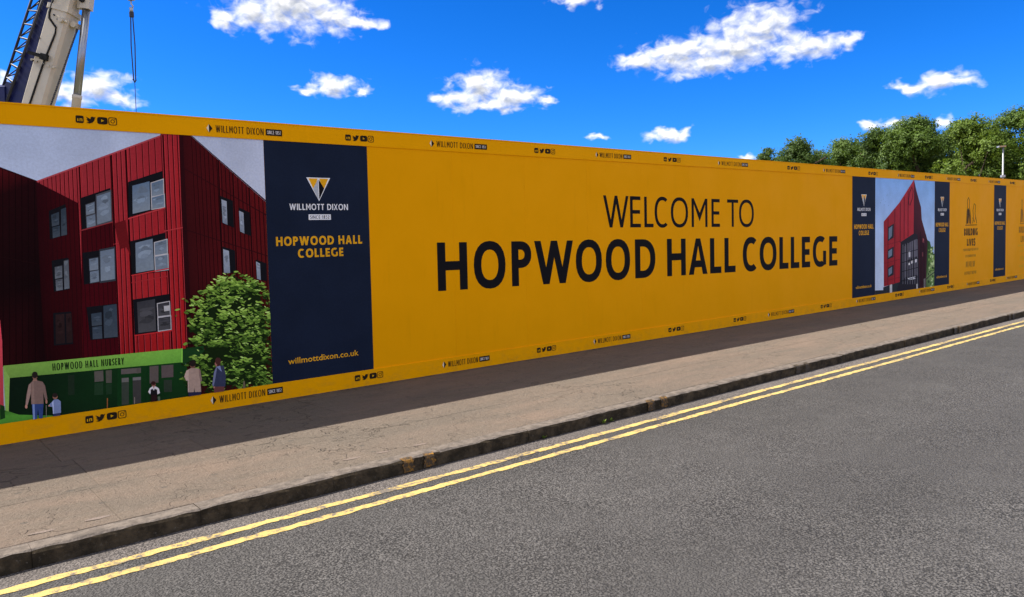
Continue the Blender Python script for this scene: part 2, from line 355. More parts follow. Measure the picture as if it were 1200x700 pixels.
# kerb stones
kerb = tag(empty('kerb', (0, -PW, 0)), kind='structure')
def kerb_stone(x0, L, r_):
    prof = [(.15, -.25), (.15, -.0), (.022, .002), (.007, -.006), (.0, -.022), (-.006, -.25)]
    ns = 11; v = []; f = []; mi = []
    dz = r_.uniform(-.003, .003); dy = r_.uniform(-.003, .003)
    for i in range(ns):
        x = x0 + .001 + (L - .002) * i / (ns - 1); e = .002 if i in (0, ns - 1) else 0
        for k, (py, pz) in enumerate(prof):
            j = r_.uniform(-.006, .006) if k in (2, 3, 4) else 0
            v.append((x, py + dy + j + (e if k in (3, 4) else 0), Z(x) + pz + dz + (j * .7 - e if k in (2, 3) else 0)))
    n = len(prof)
    for i in range(ns - 1):
        for k in range(n - 1):
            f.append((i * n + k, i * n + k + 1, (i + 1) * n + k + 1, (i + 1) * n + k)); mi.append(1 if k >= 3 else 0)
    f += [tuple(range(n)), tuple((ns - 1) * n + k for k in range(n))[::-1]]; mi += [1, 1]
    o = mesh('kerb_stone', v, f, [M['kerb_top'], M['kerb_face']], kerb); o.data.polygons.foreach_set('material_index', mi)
rk = random.Random(5)
x = -5.8
while x < 62:
    kerb_stone(x, .915, rk); x += .915
for a_, b_ in ((X0 - 40, -5.8), (x, X1 + 60)):
    mb = MB(); mb.box(a_, b_, 0, .15, -.25, 0, lambda x, y, z: (x, y, Z(x) + z)); mb.build('kerb_run', M['kerb_top'], kerb)
for kx in (3.05, 3.24, 5.87, 6.07, 8.62, 8.83, 13.42, 13.62, 15.9, 16.1):      # worn loading marks on kerb face and top
    v = []; n = 7
    for i in range(n + 1):
        t_ = i / n; z = -.095 + .105 * t_; jl, jr = rk.uniform(-.012, .012), rk.uniform(-.012, .012); hw = .048
        y = -.0098 - .004 if z < -.012 else -.004
        if i == n: y, z = .03, .0075
        for s_, j in ((-1, jl), (1, jr)): v.append((kx + s_ * hw + j, y, Z(kx) + z))
    mesh('loading_mark', v, [(2 * i, 2 * i + 1, 2 * i + 3, 2 * i + 2) for i in range(n)], M['mark'] if kx < 8 else M['mark_worn'], kerb)
M['mark_faded'] = m_paint('faded_pavement_paint', (.27, .165, .045), (.17, .132, .108), .42, .66)
for mx_, my_ in ((2.76, -2.80), (3.02, -2.82), (3.35, -2.84), (0.7, -2.86), (1.0, -2.84)):
    v = [(mx_ + math.cos(a) * .075 * rk.uniform(.7, 1.2), my_ + math.sin(a) * .022 * rk.uniform(.7, 1.2), Z(mx_) + .0024) for a in [k * math.pi / 6 for k in range(12)]]
    mesh('faded_paint_patch', v, [tuple(range(12))], M['mark_faded'], pav)

# ------------------------------------------------------------------ lettering
def arc(cx, cy, rx, ry, a0, a1, n=24, e=2.25):
    out = []
    for i in range(n + 1):
        a = R(a0 + (a1 - a0) * i / n); c, s = math.cos(a), math.sin(a)
        out.append((cx + rx * math.copysign(abs(c) ** (2 / e), c), cy + ry * math.copysign(abs(s) ** (2 / e), s)))
    return out
def stroke(pts, t):
    n = len(pts); L = []; Rr = []
    for i in range(n):
        a = Vector(pts[max(i - 1, 0)]); b = Vector(pts[min(i + 1, n - 1)]); d = (b - a).normalized(); nn = Vector((-d.y, d.x)) * t / 2; p = Vector(pts[i])
        L.append(tuple(p + nn)); Rr.append(tuple(p - nn))
    return L + Rr[::-1]
def glyph(ch, w, h, t, th=None):
    th = th or t * .92; u = h * .018
    if ch == 'H': return [[[(0, 0), (t, 0), (t, h * .42), (w - t, h * .42), (w - t, 0), (w, 0), (w, h), (w - t, h), (w - t, h * .42 + th), (t, h * .42 + th), (t, h), (0, h)]]]
    if ch == 'E': return [[[(0, 0), (w, 0), (w, th), (t, th), (t, h * .5 - th / 2), (w * .93, h * .5 - th / 2), (w * .93, h * .5 + th / 2), (t, h * .5 + th / 2), (t, h - th), (w * .98, h - th), (w * .98, h), (0, h)]]]
    if ch == 'L': return [[[(0, 0), (w, 0), (w, th), (t, th), (t, h), (0, h)]]]
    if ch == 'T': return [[[(w / 2 - t / 2, 0), (w / 2 + t / 2, 0), (w / 2 + t / 2, h - th), (w, h - th), (w, h), (0, h), (0, h - th), (w / 2 - t / 2, h - th)]]]
    if ch == 'I': return [[[(0, 0), (t, 0), (t, h), (0, h)]]]
    if ch == 'O': return [[arc(w / 2, h / 2, w / 2, h / 2 + u, 0, 345, 23), arc(w / 2, h / 2, w / 2 - t, h / 2 + u - th, 345, 0, 23)]]
    if ch == 'C':
        return [[arc(w * .56, h / 2, w * .56, h / 2 + u, 52, 308, 28) + arc(w * .56, h / 2, w * .56 - t, h / 2 + u - th, 302, 58, 28)]]
    if ch == 'G':
        return [[arc(w * .54, h / 2, w * .54, h / 2 + u, 55, 300, 28) + [(w * .97, h * .06), (w * .97, h * .52), (w * .97 - t, h * .52), (w * .97 - t, h * .145)] + arc(w * .54, h / 2, w * .54 - t, h / 2 + u - th, 292, 62, 28)]]
    if ch == 'D':
        o_ = [(0, 0)] + arc(w * .38, h / 2, w * .62, h / 2, -90, 90, 18) + [(0, h)]
        i_ = [(t, th), (t, h - th)] + arc(w * .38, h / 2, w * .62 - t, h / 2 - th, 90, -90, 18)
        return [[o_, i_]]
    if ch in 'PR':
        b0 = h * .40; cy = (h + b0) / 2; ry = (h - b0) / 2
        o_ = [(t, b0)] + arc(w * .42, cy, w * .58 * (1 if ch == 'P' else .95), ry, -90, 90, 14) + [(0, h), (0, 0), (t, 0)]
        i_ = [(t, b0 + th), (t, h - th)] + arc(w * .42, cy, w * .58 - t, ry - th, 90, -90, 14)
        out = [[o_, i_]]
        if ch == 'R': out.append([[(w * .36, b0 - .001), (w * .36 + t * 1.1, b0 - .001), (w, 0), (w - t * 1.15, 0)]])
        return out
    if ch == 'B':
        o_ = [(0, 0)] + arc(w * .42, h * .27, w * .58, h * .27, -90, 88, 12) + arc(w * .40, h * .77, w * .52, h * .23, -88, 90, 12) + [(0, h)]
        return [[o_, [(t, th), (t, h * .54 - th / 2)] + arc(w * .42, h * .27, w * .58 - t, h * .27 - th, 90, -90, 10), [(t, h * .54 + th / 2), (t, h - th)] + arc(w * .4, h * .77, w * .52 - t, h * .23 - th, 90, -90, 10)]]
    if ch == 'A':
        a = t * 1.08; ap = t * 1.0; yA = h * .80; y1, y2 = h * .20, h * .20 + th
        il = lambda y: a + (w / 2 - a) * y / yA
        return [[[(0, 0), (a, 0), (il(y1), y1), (w - il(y1), y1), (w - a, 0), (w, 0), (w / 2 + ap / 2, h), (w / 2 - ap / 2, h)], [(il(y2), y2), (w / 2, yA), (w - il(y2), y2)]]]
    if ch == 'W':
        a = w * .29; b = w - a; q = t * .98
        s1 = (w / 2 - a - q / 2) / (w / 2 - a)
        k1 = (a - q / 2) / h      # left stroke runs (q,h)->(a+q/2,0); second runs (a-q/2,0)->(w/2-q/2,h)
        lx = lambda y: q + (a + q / 2 - q) * (1 - y / h)
        rx = lambda y: (a - q / 2) + (w / 2 - a) * y / h
        lo_, hi_ = 0., h
        for _ in range(30):
            mid = (lo_ + hi_) / 2
            if lx(mid) > rx(mid): lo_ = mid
            else: hi_ = mid
        yn = lo_; xn = lx(yn)
        return [[[(0, h), (a - q / 2, 0), (a + q / 2, 0), (w / 2, h * s1), (b - q / 2, 0), (b + q / 2, 0), (w, h), (w - q, h), (w - xn, yn), (w / 2 + q / 2, h), (w / 2 - q / 2, h), (xn, yn), (q, h)]]]
    if ch == 'M':
        v = h * .20
        return [[[(0, 0), (t, 0), (t, h * .80), (w / 2, v), (w - t, h * .80), (w - t, 0), (w, 0), (w, h), (w - t, h), (w / 2, v + h * .26 + t * .3), (t, h), (0, h)]]]
    if ch == '1': return [[[(w * .45, 0), (w * .45 + t, 0), (w * .45 + t, h), (w * .45, h), (w * .1, h * .82), (w * .1, h * .68), (w * .45, h * .84)]]]
    if ch == '8': return [[arc(w / 2, h * .26, w / 2, h * .27, 0, 340, 17), arc(w / 2, h * .26, w / 2 - t, h * .27 - th, 340, 0, 17)], [arc(w / 2, h * .76, w * .46, h * .25, 0, 340, 17), arc(w / 2, h * .76, w * .46 - t, h * .25 - th, 340, 0, 17)]]
    if ch == '5': return [[stroke([(w * .9, h * .95), (w * .2, h * .95), (w * .17, h * .58), (w * .5, h * .62), (w * .8, h * .5), (w * .86, h * .3), (w * .7, h * .1), (w * .4, h * .05), (w * .08, h * .12)], t)]]
    if ch == '2': return [[stroke([(w * .1, h * .82), (w * .4, h * .95), (w * .72, h * .86), (w * .76, h * .66), (w * .5, h * .38), (w * .14, h * .05), (w * .95, h * .05)], t)]]
    if ch == 'N': return [[[(0, 0), (t, 0), (t, h * .74), (w - t * 1.1, 0), (w, 0), (w, h), (w - t, h), (w - t, h * .26), (t * 1.1, h), (0, h)]]]
    if ch == 'V': return [[[(0, h), (w / 2 - t / 2, 0), (w / 2 + t / 2, 0), (w, h), (w - t, h), (w / 2, t * 1.4), (t, h)]]]
    if ch == 'Y': return [[[(0, h), (w / 2 - t / 2, h * .42), (w / 2 - t / 2, 0), (w / 2 + t / 2, 0), (w / 2 + t / 2, h * .42), (w, h), (w - t, h), (w / 2, h * .55), (t, h)]]]
    if ch == 'X': return [[[(0, 0), (t, 0), (w / 2, h * .40), (w - t, 0), (w, 0), (w / 2 + t * .5, h / 2), (w, h), (w - t, h), (w / 2, h * .60), (t, h), (0, h), (w / 2 - t * .5, h / 2)]]]
    if ch == 'U': return [[[(0, h)] + arc(w / 2, h * .32, w / 2, h * .32, 180, 360, 16) + [(w, h), (w - t, h)] + arc(w / 2, h * .32, w / 2 - t, h * .32 - th, 360, 180, 16) + [(t, h)]]]
    if ch == 'S':
        p = [(w * .92, h * .86), (w * .7, h * .94), (w * .45, h * .94), (w * .2, h * .85), (w * .13, h * .72), (w * .25, h * .59), (w * .5, h * .51), (w * .78, h * .42), (w * .88, h * .28), (w * .78, h * .13), (w * .5, h * .06), (w * .28, h * .06), (w * .06, h * .15)]
        return [[stroke(p, t)]]
    return []
ADV = dict(H=.76, E=.53, L=.52, T=.58, I=.16, O=.90, C=.78, G=.86, D=.80, P=.60, R=.64, B=.64, A=.82, W=1.18, M=.82, N=.80, V=.78, Y=.72, X=.74, U=.74, S=.54)
ADV[' '] = .26; ADV['1'] = .4; ADV['8'] = ADV['5'] = ADV['2'] = .58
class Decal:
    """flat print on the hoarding: polygons in (X along wall, height above its foot), painter's order"""
    def __init__(s, y=-.003, step=.00035, clip=None, slope=0., x_ref=0.):
        s.v = []; s.f = []; s.c = []; s.y = y; s.step = step; s.clip = clip; s.slope = slope; s.xr = x_ref; s.n = 0
    def p3(s, x, t, layer): return (x, s.y - layer * s.step, Z(x) + t + s.slope * (x - s.xr))
    def poly(s, loops, col, layer=0, cols=None):
        if loops and isinstance(loops[0][0], (int, float)): loops = [loops]
        s.n += 1; layer += s.n * 4e-6 / s.step
        if s.clip and len(loops) == 1:
            pts = [(p[0], p[1], c) for p, c in zip(loops[0], cols or [col] * len(loops[0]))]
            for ax, sg, lim in ((0, 1, s.clip[0]), (0, -1, s.clip[1]), (1, 1, s.clip[2]), (1, -1, s.clip[3])):
                out = []
                for i in range(len(pts)):
                    a, b = pts[i], pts[(i + 1) % len(pts)]; ia = sg * (a[ax] - lim) >= 0; ib = sg * (b[ax] - lim) >= 0
                    if ia: out.append(a)
                    if ia != ib:
                        k = (lim - a[ax]) / (b[ax] - a[ax])
                        out.append((a[0] + (b[0] - a[0]) * k, a[1] + (b[1] - a[1]) * k, tuple(p + (q - p) * k for p, q in zip(a[2], b[2]))))
                pts = out
                if len(pts) < 3: return
            loops = [[p[:2] for p in pts]]; cols = [p[2] for p in pts]
        tri = tessellate_polygon([[Vector((x, t, 0)) for x, t in l] for l in loops])
        flat = [q for l in loops for q in l]; o = len(s.v)
        s.v += [s.p3(x, t, layer) for x, t in flat]
        s.c += cols if cols else [col] * len(flat)
        for a, b, c in tri:
            A, B, C = flat[a], flat[b], flat[c]
            cr = (B[0] - A[0]) * (C[1] - A[1]) - (B[1] - A[1]) * (C[0] - A[0])
            if abs(cr) < 1e-12: continue
            s.f.append((o + a, o + b, o + c) if cr > 0 else (o + a, o + c, o + b))
    def glyph(s, ch, x0, x1, t0, h, stem, col, layer=0):
        for loops in glyph(ch, x1 - x0, h, stem):
            s.poly([[(x0 + a, t0 + b) for a, b in l] for l in loops], col, layer)
    def text(s, txt, x0, x1, t0, h, stem, col, layer=0, gap=.16):
        tot = sum(ADV.get(c, .6) for c in txt) + gap * (len(txt) - 1); k = (x1 - x0) / tot; x = x0
        for c in txt:
            w_ = ADV.get(c, .6) * k
            if c != ' ': s.glyph(c, x, x + w_, t0, h, stem, col, layer)
            x += w_ + gap * k
    def font(s, txt, x0, x1, t0, h, col, layer=0, off=0.):
        cu = bpy.data.curves.new('tmp', 'FONT'); cu.body = txt; cu.size = 1; cu.offset = off; cu.resolution_u = 2
        ob = bpy.data.objects.new('tmp', cu); me = ob.to_mesh()
        xs = [v.co.x for v in me.vertices]; a, b = min(xs), max(xs); k = (x1 - x0) / (b - a); o = len(s.v)
        s.v += [s.p3(x0 + (v.co.x - a) * k, t0 + v.co.y * h / .70, layer) for v in me.vertices]; s.c += [col] * len(me.vertices)
        for p in me.polygons: s.f.append(tuple(o + i for i in p.vertices))
        ob.to_mesh_clear(); bpy.data.objects.remove(ob); bpy.data.curves.remove(cu)
    def ring(s, cx, ct, rx, ry, th, col, layer=0, e=2., n=20):
        s.poly([arc(cx, ct, rx, ry, 0, 360 - 360 / n, n - 1, e), arc(cx, ct, rx - th, ry - th, 360 - 360 / n, 0, n - 1, e)], col, layer)
    def line(s, pts, wd, col, layer=0): s.poly(stroke(pts, wd), col, layer)
    def build(s, name, parent): return mesh(name, s.v, s.f, M['print'], parent, cols=s.c)
def W(px, py):                                 # measured picture point -> (X, height) on the hoarding's plane
    d = CF + CR * ((px - 600) / 900) - CU * ((py - 350) / 900); k = -CAMP.y / d.y; P = CAMP + d * k
    return (P.x, P.z - Z(P.x))

# ------------------------------------------------------------------ hoarding
T1, T2 = H - .178, .1853
hoard = tag(empty('site_hoarding', (0, 0, 0)), 'long yellow printed site hoarding with navy banners and building pictures along the pavement', 'hoarding')
xs_ = [4.5505 + 1.22 * k for k in range(47)]; xs_ = [3.30 - 1.25 * k for k in range(9, -1, -1)] + xs_
for a_, b_ in zip(xs_[:-1], xs_[1:]):
    mb = MB(); mb.box(a_ + .0006, b_ - .0006, 0, .018, T2 - .02, T1 + .02, lambda x, y, z: (x, y, Z(x) + z)); mb.build('board', M['yellow'], hoard)
xe = xs_[-1]; seg = [.975 - 2.8 * k for k in range(3, 0, -1)] + [.975 + 2.8 * k for k in range(22)]
rr_ = random.Random(4)
for a_, b_ in zip(seg[:-1], seg[1:]):
    dy = rr_.uniform(0, .0025)
    mb = MB(); mb.box(a_ + .0002, b_ - .0002, -.008 - dy, .0, T1, H, lambda x, y, z: (x, y, Z(x) + z)); mb.box(a_ + .0002, b_ - .0002, -.012 - dy, .075, H, H + .014, lambda x, y, z: (x, y, Z(x) + z)); mb.build('top_rail', M['yellow_rail'], hoard)
    mb = MB(); mb.box(a_ + .0002, b_ - .0002, -.010 - dy, .0, -.03, T2, lambda x, y, z: (x, y, Z(x) + z)); mb.build('bottom_rail', M['yellow_rail'], hoard)
M['timber'] = m_noisy('timber', (.30, .20, .11), (.20, .13, .07), 6, stretch=(1, 1, .1))
for k in range(0, 27):
    x = -7.3 + 2.44 * k; mb = MB(); mb.box(x, x + .1, .075, .175, -.19, H - .05, lambda x, y, z: (x, y, Z(x) + z)); mb.obox((x + .05, .17, Z(x) + 2.2), (x + .05, 1.45, Z(x) - .19), .07, .07, (1, 0, 0)); mb.build('back_post', M['timber'], hoard)
for z in (.35, 1.5, 2.65):
    mb = MB(); mb.box(xs_[0], xe, .018, .075, z, z + .1, lambda x, y, z: (x, y, Z(x) + z)); mb.build('back_rail', M['timber'], hoard)

BLK = (.010, .009, .010); NAVY = ink(17, 24, 39); GOLD = (.93, .43, .012); WHT = ink(205, 207, 212); GREY = ink(130, 135, 142)
DK = (.028, .018, .010)
# the welcome lettering, glyph by glyph as it is set out
d = Decal(-.002, slope=-.0121, x_ref=5.5)
for ch, a_, b_ in [('H', 5.507, 5.976), ('O', 6.082, 6.621), ('P', 6.73, 7.09), ('W', 7.147, 7.905), ('O', 7.958, 8.511), ('O', 8.597, 9.149), ('D', 9.267, 9.76), ('H', 10.058, 10.55), ('A', 10.632, 11.154), ('L', 11.23, 11.559), ('L', 11.655, 11.991), ('C', 12.22, 12.697), ('O', 12.768, 13.344), ('L', 13.444, 13.769), ('L', 13.853, 14.17), ('E', 14.264, 14.584), ('G', 14.688, 15.237), ('E', 15.347, 15.69)]:
    d.glyph(ch, a_, b_, 1.053, .615, .125, BLK)
d.build('college_lettering', hoard)
d = Decal(-.002, slope=-.0090, x_ref=8.56)
for ch, a_, b_ in [('W', 8.559, 9.13), ('E', 9.165, 9.417), ('L', 9.503, 9.725), ('C', 9.756, 10.107), ('O', 10.167, 10.624), ('M', 10.721, 11.164), ('E', 11.282, 11.527), ('T', 11.745, 12.083), ('O', 12.111, 12.582)]:
    d.glyph(ch, a_, b_, 1.818, .487, .062, BLK)
d.build('welcome_lettering', hoard)

def triangle_logo(d, cx, top, wd, ht, layer=0):
    a, b, c = (cx - wd / 2, top), (cx + wd / 2, top), (cx, top - ht)
    d.poly([a, b, c], WHT, layer)
    i = .055 * wd
    d.poly([(cx - wd / 2 + i * 1.6, top - i * .6), (cx - .035 * wd, top - i * .6), (cx - .16 * wd, top - ht * .45), (cx - .245 * wd, top - ht * .43)], GOLD, layer + 1)
    d.poly([(cx + wd / 2 - i * 1.6, top - i * .6), (cx + .035 * wd, top - i * .6), (cx + .16 * wd, top - ht * .45), (cx + .245 * wd, top - ht * .43)], GOLD, layer + 1)
    d.poly([(cx - .02 * wd, top - i * 1.2), (cx - .02 * wd, top - ht * .95), (cx - .235 * wd, top - ht * .47)], GREY, layer + 2)
    d.poly([(cx + .01 * wd, top - i * 1.2), (cx + .235 * wd, top - ht * .46), (cx + .01 * wd, top - ht * .93)], BLK, layer + 2)
def banner(x0, x1, label):
    wd = x1 - x0; sx_ = wd / 1.25; cx = x0 + wd * .497
    d = Decal(-.0022); d.poly([(x0, T2 + .001), (x1, T2 + .001), (x1, T1 - .001), (x0, T1 - .001)], NAVY); o = d.build('banner_panel', hoard); o['label'] = label
    d = Decal(-.0028)
    triangle_logo(d, cx, 2.437, .29 * sx_, .263)
    d.text('WILLMOTT DIXON', cx - .355 * sx_, cx + .358 * sx_, 2.075, .068, .0125 * sx_, WHT)
    d.poly([(cx - .133 * sx_, 1.964), (cx + .138 * sx_, 1.964), (cx + .138 * sx_, 2.026), (cx - .133 * sx_, 2.026)], WHT)
    d.text('SINCE 1852', cx - .115 * sx_, cx + .12 * sx_, 1.976, .038, .0058 * sx_, NAVY, 1, gap=.22)
    d.build('builder_logo', o)
    d = Decal(-.0028)
    d.text('HOPWOOD HALL', cx - .523 * sx_, cx + .528 * sx_, 1.683, .099, .0225 * sx_, GOLD)
    d.text('COLLEGE', cx - .275 * sx_, cx + .28 * sx_, 1.546, .097, .0225 * sx_, GOLD)
    d.build('college_lettering', o)
    d = Decal(-.0028); d.font('willmottdixon.co.uk', cx - .436 * sx_, cx + .434 * sx_, .375, .066, GOLD, 0, .012); d.build('web_lettering', o)
banner(3.30, 4.549, 'navy banner beside the picture with the green nursery entrance')
banner(16.335, 17.40, 'navy banner after the welcome lettering')
XC0, XC1 = W(1095, 280)[0], W(1112.5, 280)[0]
banner(XC0, XC1, 'navy banner beyond the picture of the pointed red building')
banner(24.67, 25.63, 'navy banner beyond the emblem')

# strips of icons and builder's name on the two rails
YEI = (.80, .40, .004)
def icons(x0, x1, tc, yo, s=1.):
    d = Decal(yo); wd = x1 - x0; r = min(.038, wd * .105) * s; hx = wd * .105
    cxs = [x0 + wd * k for k in (.10, .365, .64, .89)]
    c = cxs[0]; d.poly(arc(c, tc, hx * .9, r * .92, 0, 345, 23, 6), DK)
    d.poly([(c - hx * .55, tc - r * .5), (c - hx * .3, tc - r * .5), (c - hx * .3, tc + r * .15), (c - hx * .55, tc + r * .15)], YEI, 1)
    d.poly([(c - hx * .05, tc - r * .5), (c + hx * .15, tc - r * .5), (c + hx * .15, tc), (c + hx * .38, tc), (c + hx * .38, tc - r * .5), (c + hx * .6, tc - r * .5), (c + hx * .6, tc + r * .2), (c - hx * .05, tc + r * .2)], YEI, 1)
    c = cxs[1]; B = [(-1.1, -.72), (-.4, -.55), (-.95, -.3), (-.65, -.25), (-1.1, .15), (-.75, .12), (-1.1, .75), (-.1, .2), (0, .72), (.35, .88), (.68, .72), (1.12, .8), (.9, .45), (.75, -.1), (.25, -.72), (-.45, -.92)]
    d.poly([(c + x * hx, tc + y * r) for x, y in B], DK)
    c = cxs[2]; d.poly(arc(c, tc, hx * 1.2, r * .9, 0, 345, 23, 4.5), DK); d.poly([(c - hx * .3, tc - r * .36), (c + hx * .42, tc), (c - hx * .3, tc + r * .36)], YEI, 1)
    c = cxs[3]; d.ring(c, tc, hx, r * 1., r * .17, DK, e=5); d.ring(c, tc, hx * .5, r * .5, r * .15, DK); d.poly(arc(c + hx * .55, tc + r * .55, hx * .13, r * .13, 0, 300, 5, 2), DK)
    d.build('social_icons', hoard)
def name_strip(x0, x1, tc, yo):
    d = Decal(yo); wd = x1 - x0; h = .036
    a = x0 + wd * .035
    d.poly([(a - wd * .03, tc), (a, tc - h * 1.15), (a, tc + h * 1.15)], ink(215, 200, 170)); d.poly([(a, tc + h * 1.25), (a, tc - h * 1.25), (a + wd * .045, tc)], DK)
    d.text('WILLMOTT DIXON', x0 + wd * .12, x0 + wd * .745, tc - h, h * 2, .0075, DK, gap=.26)
    d.poly([(x0 + wd * .775, tc - h * .95), (x1, tc - h * .95), (x1, tc + h * .95), (x0 + wd * .775, tc + h * .95)], DK)
    d.text('SINCE 1852', x0 + wd * .795, x1 - wd * .02, tc - h * .5, h * 1.0, .004, ink(190, 185, 180), 1, gap=.22)
    d.build('builder_lettering', hoard)
for a_, b_ in [(1.518, 1.87), (4.268, 4.642), (7.176, 7.574), (9.984, 10.426), (13.718, 14.187), (17.05, 17.5), (20.0, 20.45), (22.9, 23.35), (25.9, 26.35), (28.7, 29.15), (31.5, 31.95), (-1.3, -.93)]: icons(a_, b_, 2.908, -.0118)
for a_, b_ in [(2.699, 3.509), (5.427, 6.339), (8.394, 9.195), (11.461, 12.388), (15.081, 16.007), (18.5, 19.4), (21.3, 22.2), (24.2, 25.1), (27.1, 28.), (30., 30.9), (-.1, .72)]: name_strip(a_, b_, 2.906, -.0118)
for a_, b_ in [(1.47, 1.828), (4.287, 4.67), (7.148, 7.519), (10.055, 10.472), (14.975, 15.43), (18.4, 18.85), (21.4, 21.85), (24.4, 24.85), (27.4, 27.85), (11.9, 12.3), (-1.3, -.93)]: icons(a_, b_, .108, -.0138)
for a_, b_ in [(2.624, 3.408), (5.53, 6.299), (8.283, 9.118), (13.012, 13.953), (16.5, 17.4), (19.7, 20.6), (22.7, 23.6), (25.7, 26.6), (28.6, 29.5), (-.1, .72)]: name_strip(a_, b_, .108, -.0138)
# ------------------------------------------------------------------ printed pictures on the hoarding
MX0, MX1 = -2.95, 3.2985
CL = (MX0, MX1, T2 + .001, T1 - .001)
def Q(pts, ox=0., oy=0., s=1.): return [W(ox + x / s, oy + y / s) for x, y in pts]
A_ = lambda p: Q(p, 0, 140, 4.375); B_ = lambda p: Q(p, 150, 150, 4.1176); C_ = lambda p: Q(p, 0, 290, 5.3875)
D_ = lambda p: Q(p, 130, 290, 3.887); E_ = lambda p: Q(p, 0, 395, 6.6667); F_ = lambda p: Q(p, 160, 400, 7.2727)
rm = random.Random(21)
def jit(c, k=.06): f = 1 + rm.uniform(-k, k); return tuple(v * f for v in c)
d = Decal(-.0012, clip=CL)
d.poly([(MX0, T2 + .001), (MX1, T2 + .001), (MX1, T1 - .001), (MX0, T1 - .001)], None, 0, [ink(160, 172, 190), ink(172, 176, 188), ink(146, 154, 172), ink(134, 154, 184)])
mural = d.build('picture_panel', hoard); mural['label'] = 'printed picture of a red clad building with a green nursery entrance'
# --- red building
d = Decal(-.0016, clip=CL)
front = Q([(42, 212.5), (188, 158.5), (189, 140), (209.5, 150), (220.5, 409), (100, 421), (40, 428)])
d.poly(front, None, 0, [ink(124, 37, 43), ink(126, 30, 38), ink(126, 30, 38), ink(131, 29, 34), ink(144, 22, 24), ink(99, 15, 17), ink(45, 7, 9)])
side = Q([(209.5, 150), (213, 150), (311, 236.5), (330, 250), (330, 500), (220.5, 500)])
d.poly(side, None, 0, [ink(40, 6, 9), ink(45, 7, 10), ink(77, 12, 15), ink(79, 13, 16), ink(27, 17, 10), ink(36, 8, 9)])
d.poly(Q([(209.5, 150), (214, 150), (226, 420), (220.5, 420)]), ink(32, 5, 8), 1)
# cladding ribs: thin dark joints, a lighter edge beside each
def rib(x0, y0, x1, y1, wd, dark, light, layer=1):
    d.poly(Q([(x0, y0), (x0 + wd, y0), (x1 + wd, y1), (x1, y1)]), dark, layer)
    d.poly(Q([(x0 + wd, y0), (x0 + wd * 1.7, y0), (x1 + wd * 1.7, y1), (x1 + wd, y1)]), light, layer)
top_y = lambda x: 212.5 - (x - 42) * .370 + .8
x = 46.
while x < 209:
    pill = 129 < x < 147 or x > 190; st_ = 5.1 if (pill or x < 91) else 6.9
    rib(x, top_y(x) if x < 188 else 157, x + .043 * (420 - top_y(x)), 422, .95 if not pill else 1.1, ink(41, 2, 4), ink(142, 44, 50))
    x += st_ * (.92 + .0012 * (x - 46))
x = 224.
while x < 322:
    ty = 150 + (x - 213) * .884 + 1.5
    rib(x, ty, x + .05 * (430 - ty), 430, .8, ink(23, 3, 4), ink(59, 10, 14)); x += 4.9
for k in (92, 129.5, 146.5, 190):                       # deep joints between bays
    rib(k, top_y(k), k + .043 * (420 - top_y(k)), 420, 1.7, ink(22, 2, 3), ink(144, 37, 43), 2)
for k in (255, 272, 291): rib(k, 150 + (k - 213) * .884 + 1, k + .05 * 200, 440, 1.4, ink(20, 3, 4), ink(76, 13, 17), 2)
# parapet flashing and floor lines
for a, b, wd, c in [((42, 212.8), (188, 158.8), 1.6, ink(144, 55, 62)), ((192, 270.5), (214, 266.2), 1.3, ink(148, 44, 48)), ((133, 286), (148, 282.5), 1.2, ink(135, 37, 41)), ((154, 331), (197, 323), 1.2, ink(135, 34, 38))]:
    d.poly(Q([(a[0], a[1]), (b[0], b[1]), (b[0], b[1] + wd), (a[0], a[1] + wd)]), c, 3)
for a, b in [((215, 268), (330, 305)), ((212, 195), (330, 262)), ((217, 345), (330, 362))]:
    d.poly(Q([a, b, (b[0], b[1] + 1), (a[0], a[1] + 1)]), ink(36, 6, 9), 3)
d.poly(Q([(211, 148), (213, 149), (330, 251), (330, 253)]), ink(38, 7, 10), 3)
# shade on the left bays
d.poly(Q([(42, 213), (92, 238.5), (97, 421), (40, 430)]), None, 4, [ink(31, 3, 7), ink(52, 5, 10), ink(36, 4, 7), ink(13, 2, 3)])
d.poly(Q([(95, 262), (131.5, 260), (139, 416), (97, 421)]), ink(52, 4, 10), 4)
x = 48.
while x < 137:
    y0 = 214 + (x - 42) * .5 if x < 92 else 264
    d.poly(Q([(x, y0), (x + .8, y0), (x + 8.3, 424), (x + 7.5, 424)]), ink(31, 4, 7), 5); x += 5.3
d.poly(Q([(134, 262), (147, 258), (153, 300), (148, 290), (141, 292), (136, 272)]), ink(83, 15, 19), 4)
# dark wing at the left
d.poly(Q([(-900, -130), (0, 197), (42, 212.5), (47, 330), (53, 425), (4, 430), (-900, 600)]), None, 6, [ink(66, 10, 14), ink(60, 9, 13), ink(24, 4, 6), ink(12, 3, 4), ink(18, 3, 4), ink(34, 5, 7), ink(50, 8, 10)])
for k in range(26):
    x = 40 - k * 7.5; y0 = 197 + x * .36 + 1
    d.poly(Q([(x, y0), (x + .8, y0), (x + 1.8, 430), (x + 1., 430)]), ink(12, 1, 2), 7)
d.poly(Q([(-900, -134), (0, 196), (43, 212), (43, 213.6), (0, 198), (-900, -130)]), ink(36, 7, 11), 7)
for y0, y1 in ((233, 250), (302, 309)): d.poly(Q([(-300, y0 - 60), (44, y1), (44, y1 + 1), (-300, y0 - 58.6)]), ink(22, 5, 6), 7)
d.poly(Q([(-900, 380), (-200, 380), (0, 375), (2.5, 400), (4.5, 480), (-900, 560)]), None, 8, [ink(168, 53, 62)] * 3 + [ink(199, 67, 79), ink(144, 48, 53), ink(84, 24, 29)])
building = d.build('printed_red_building', mural)
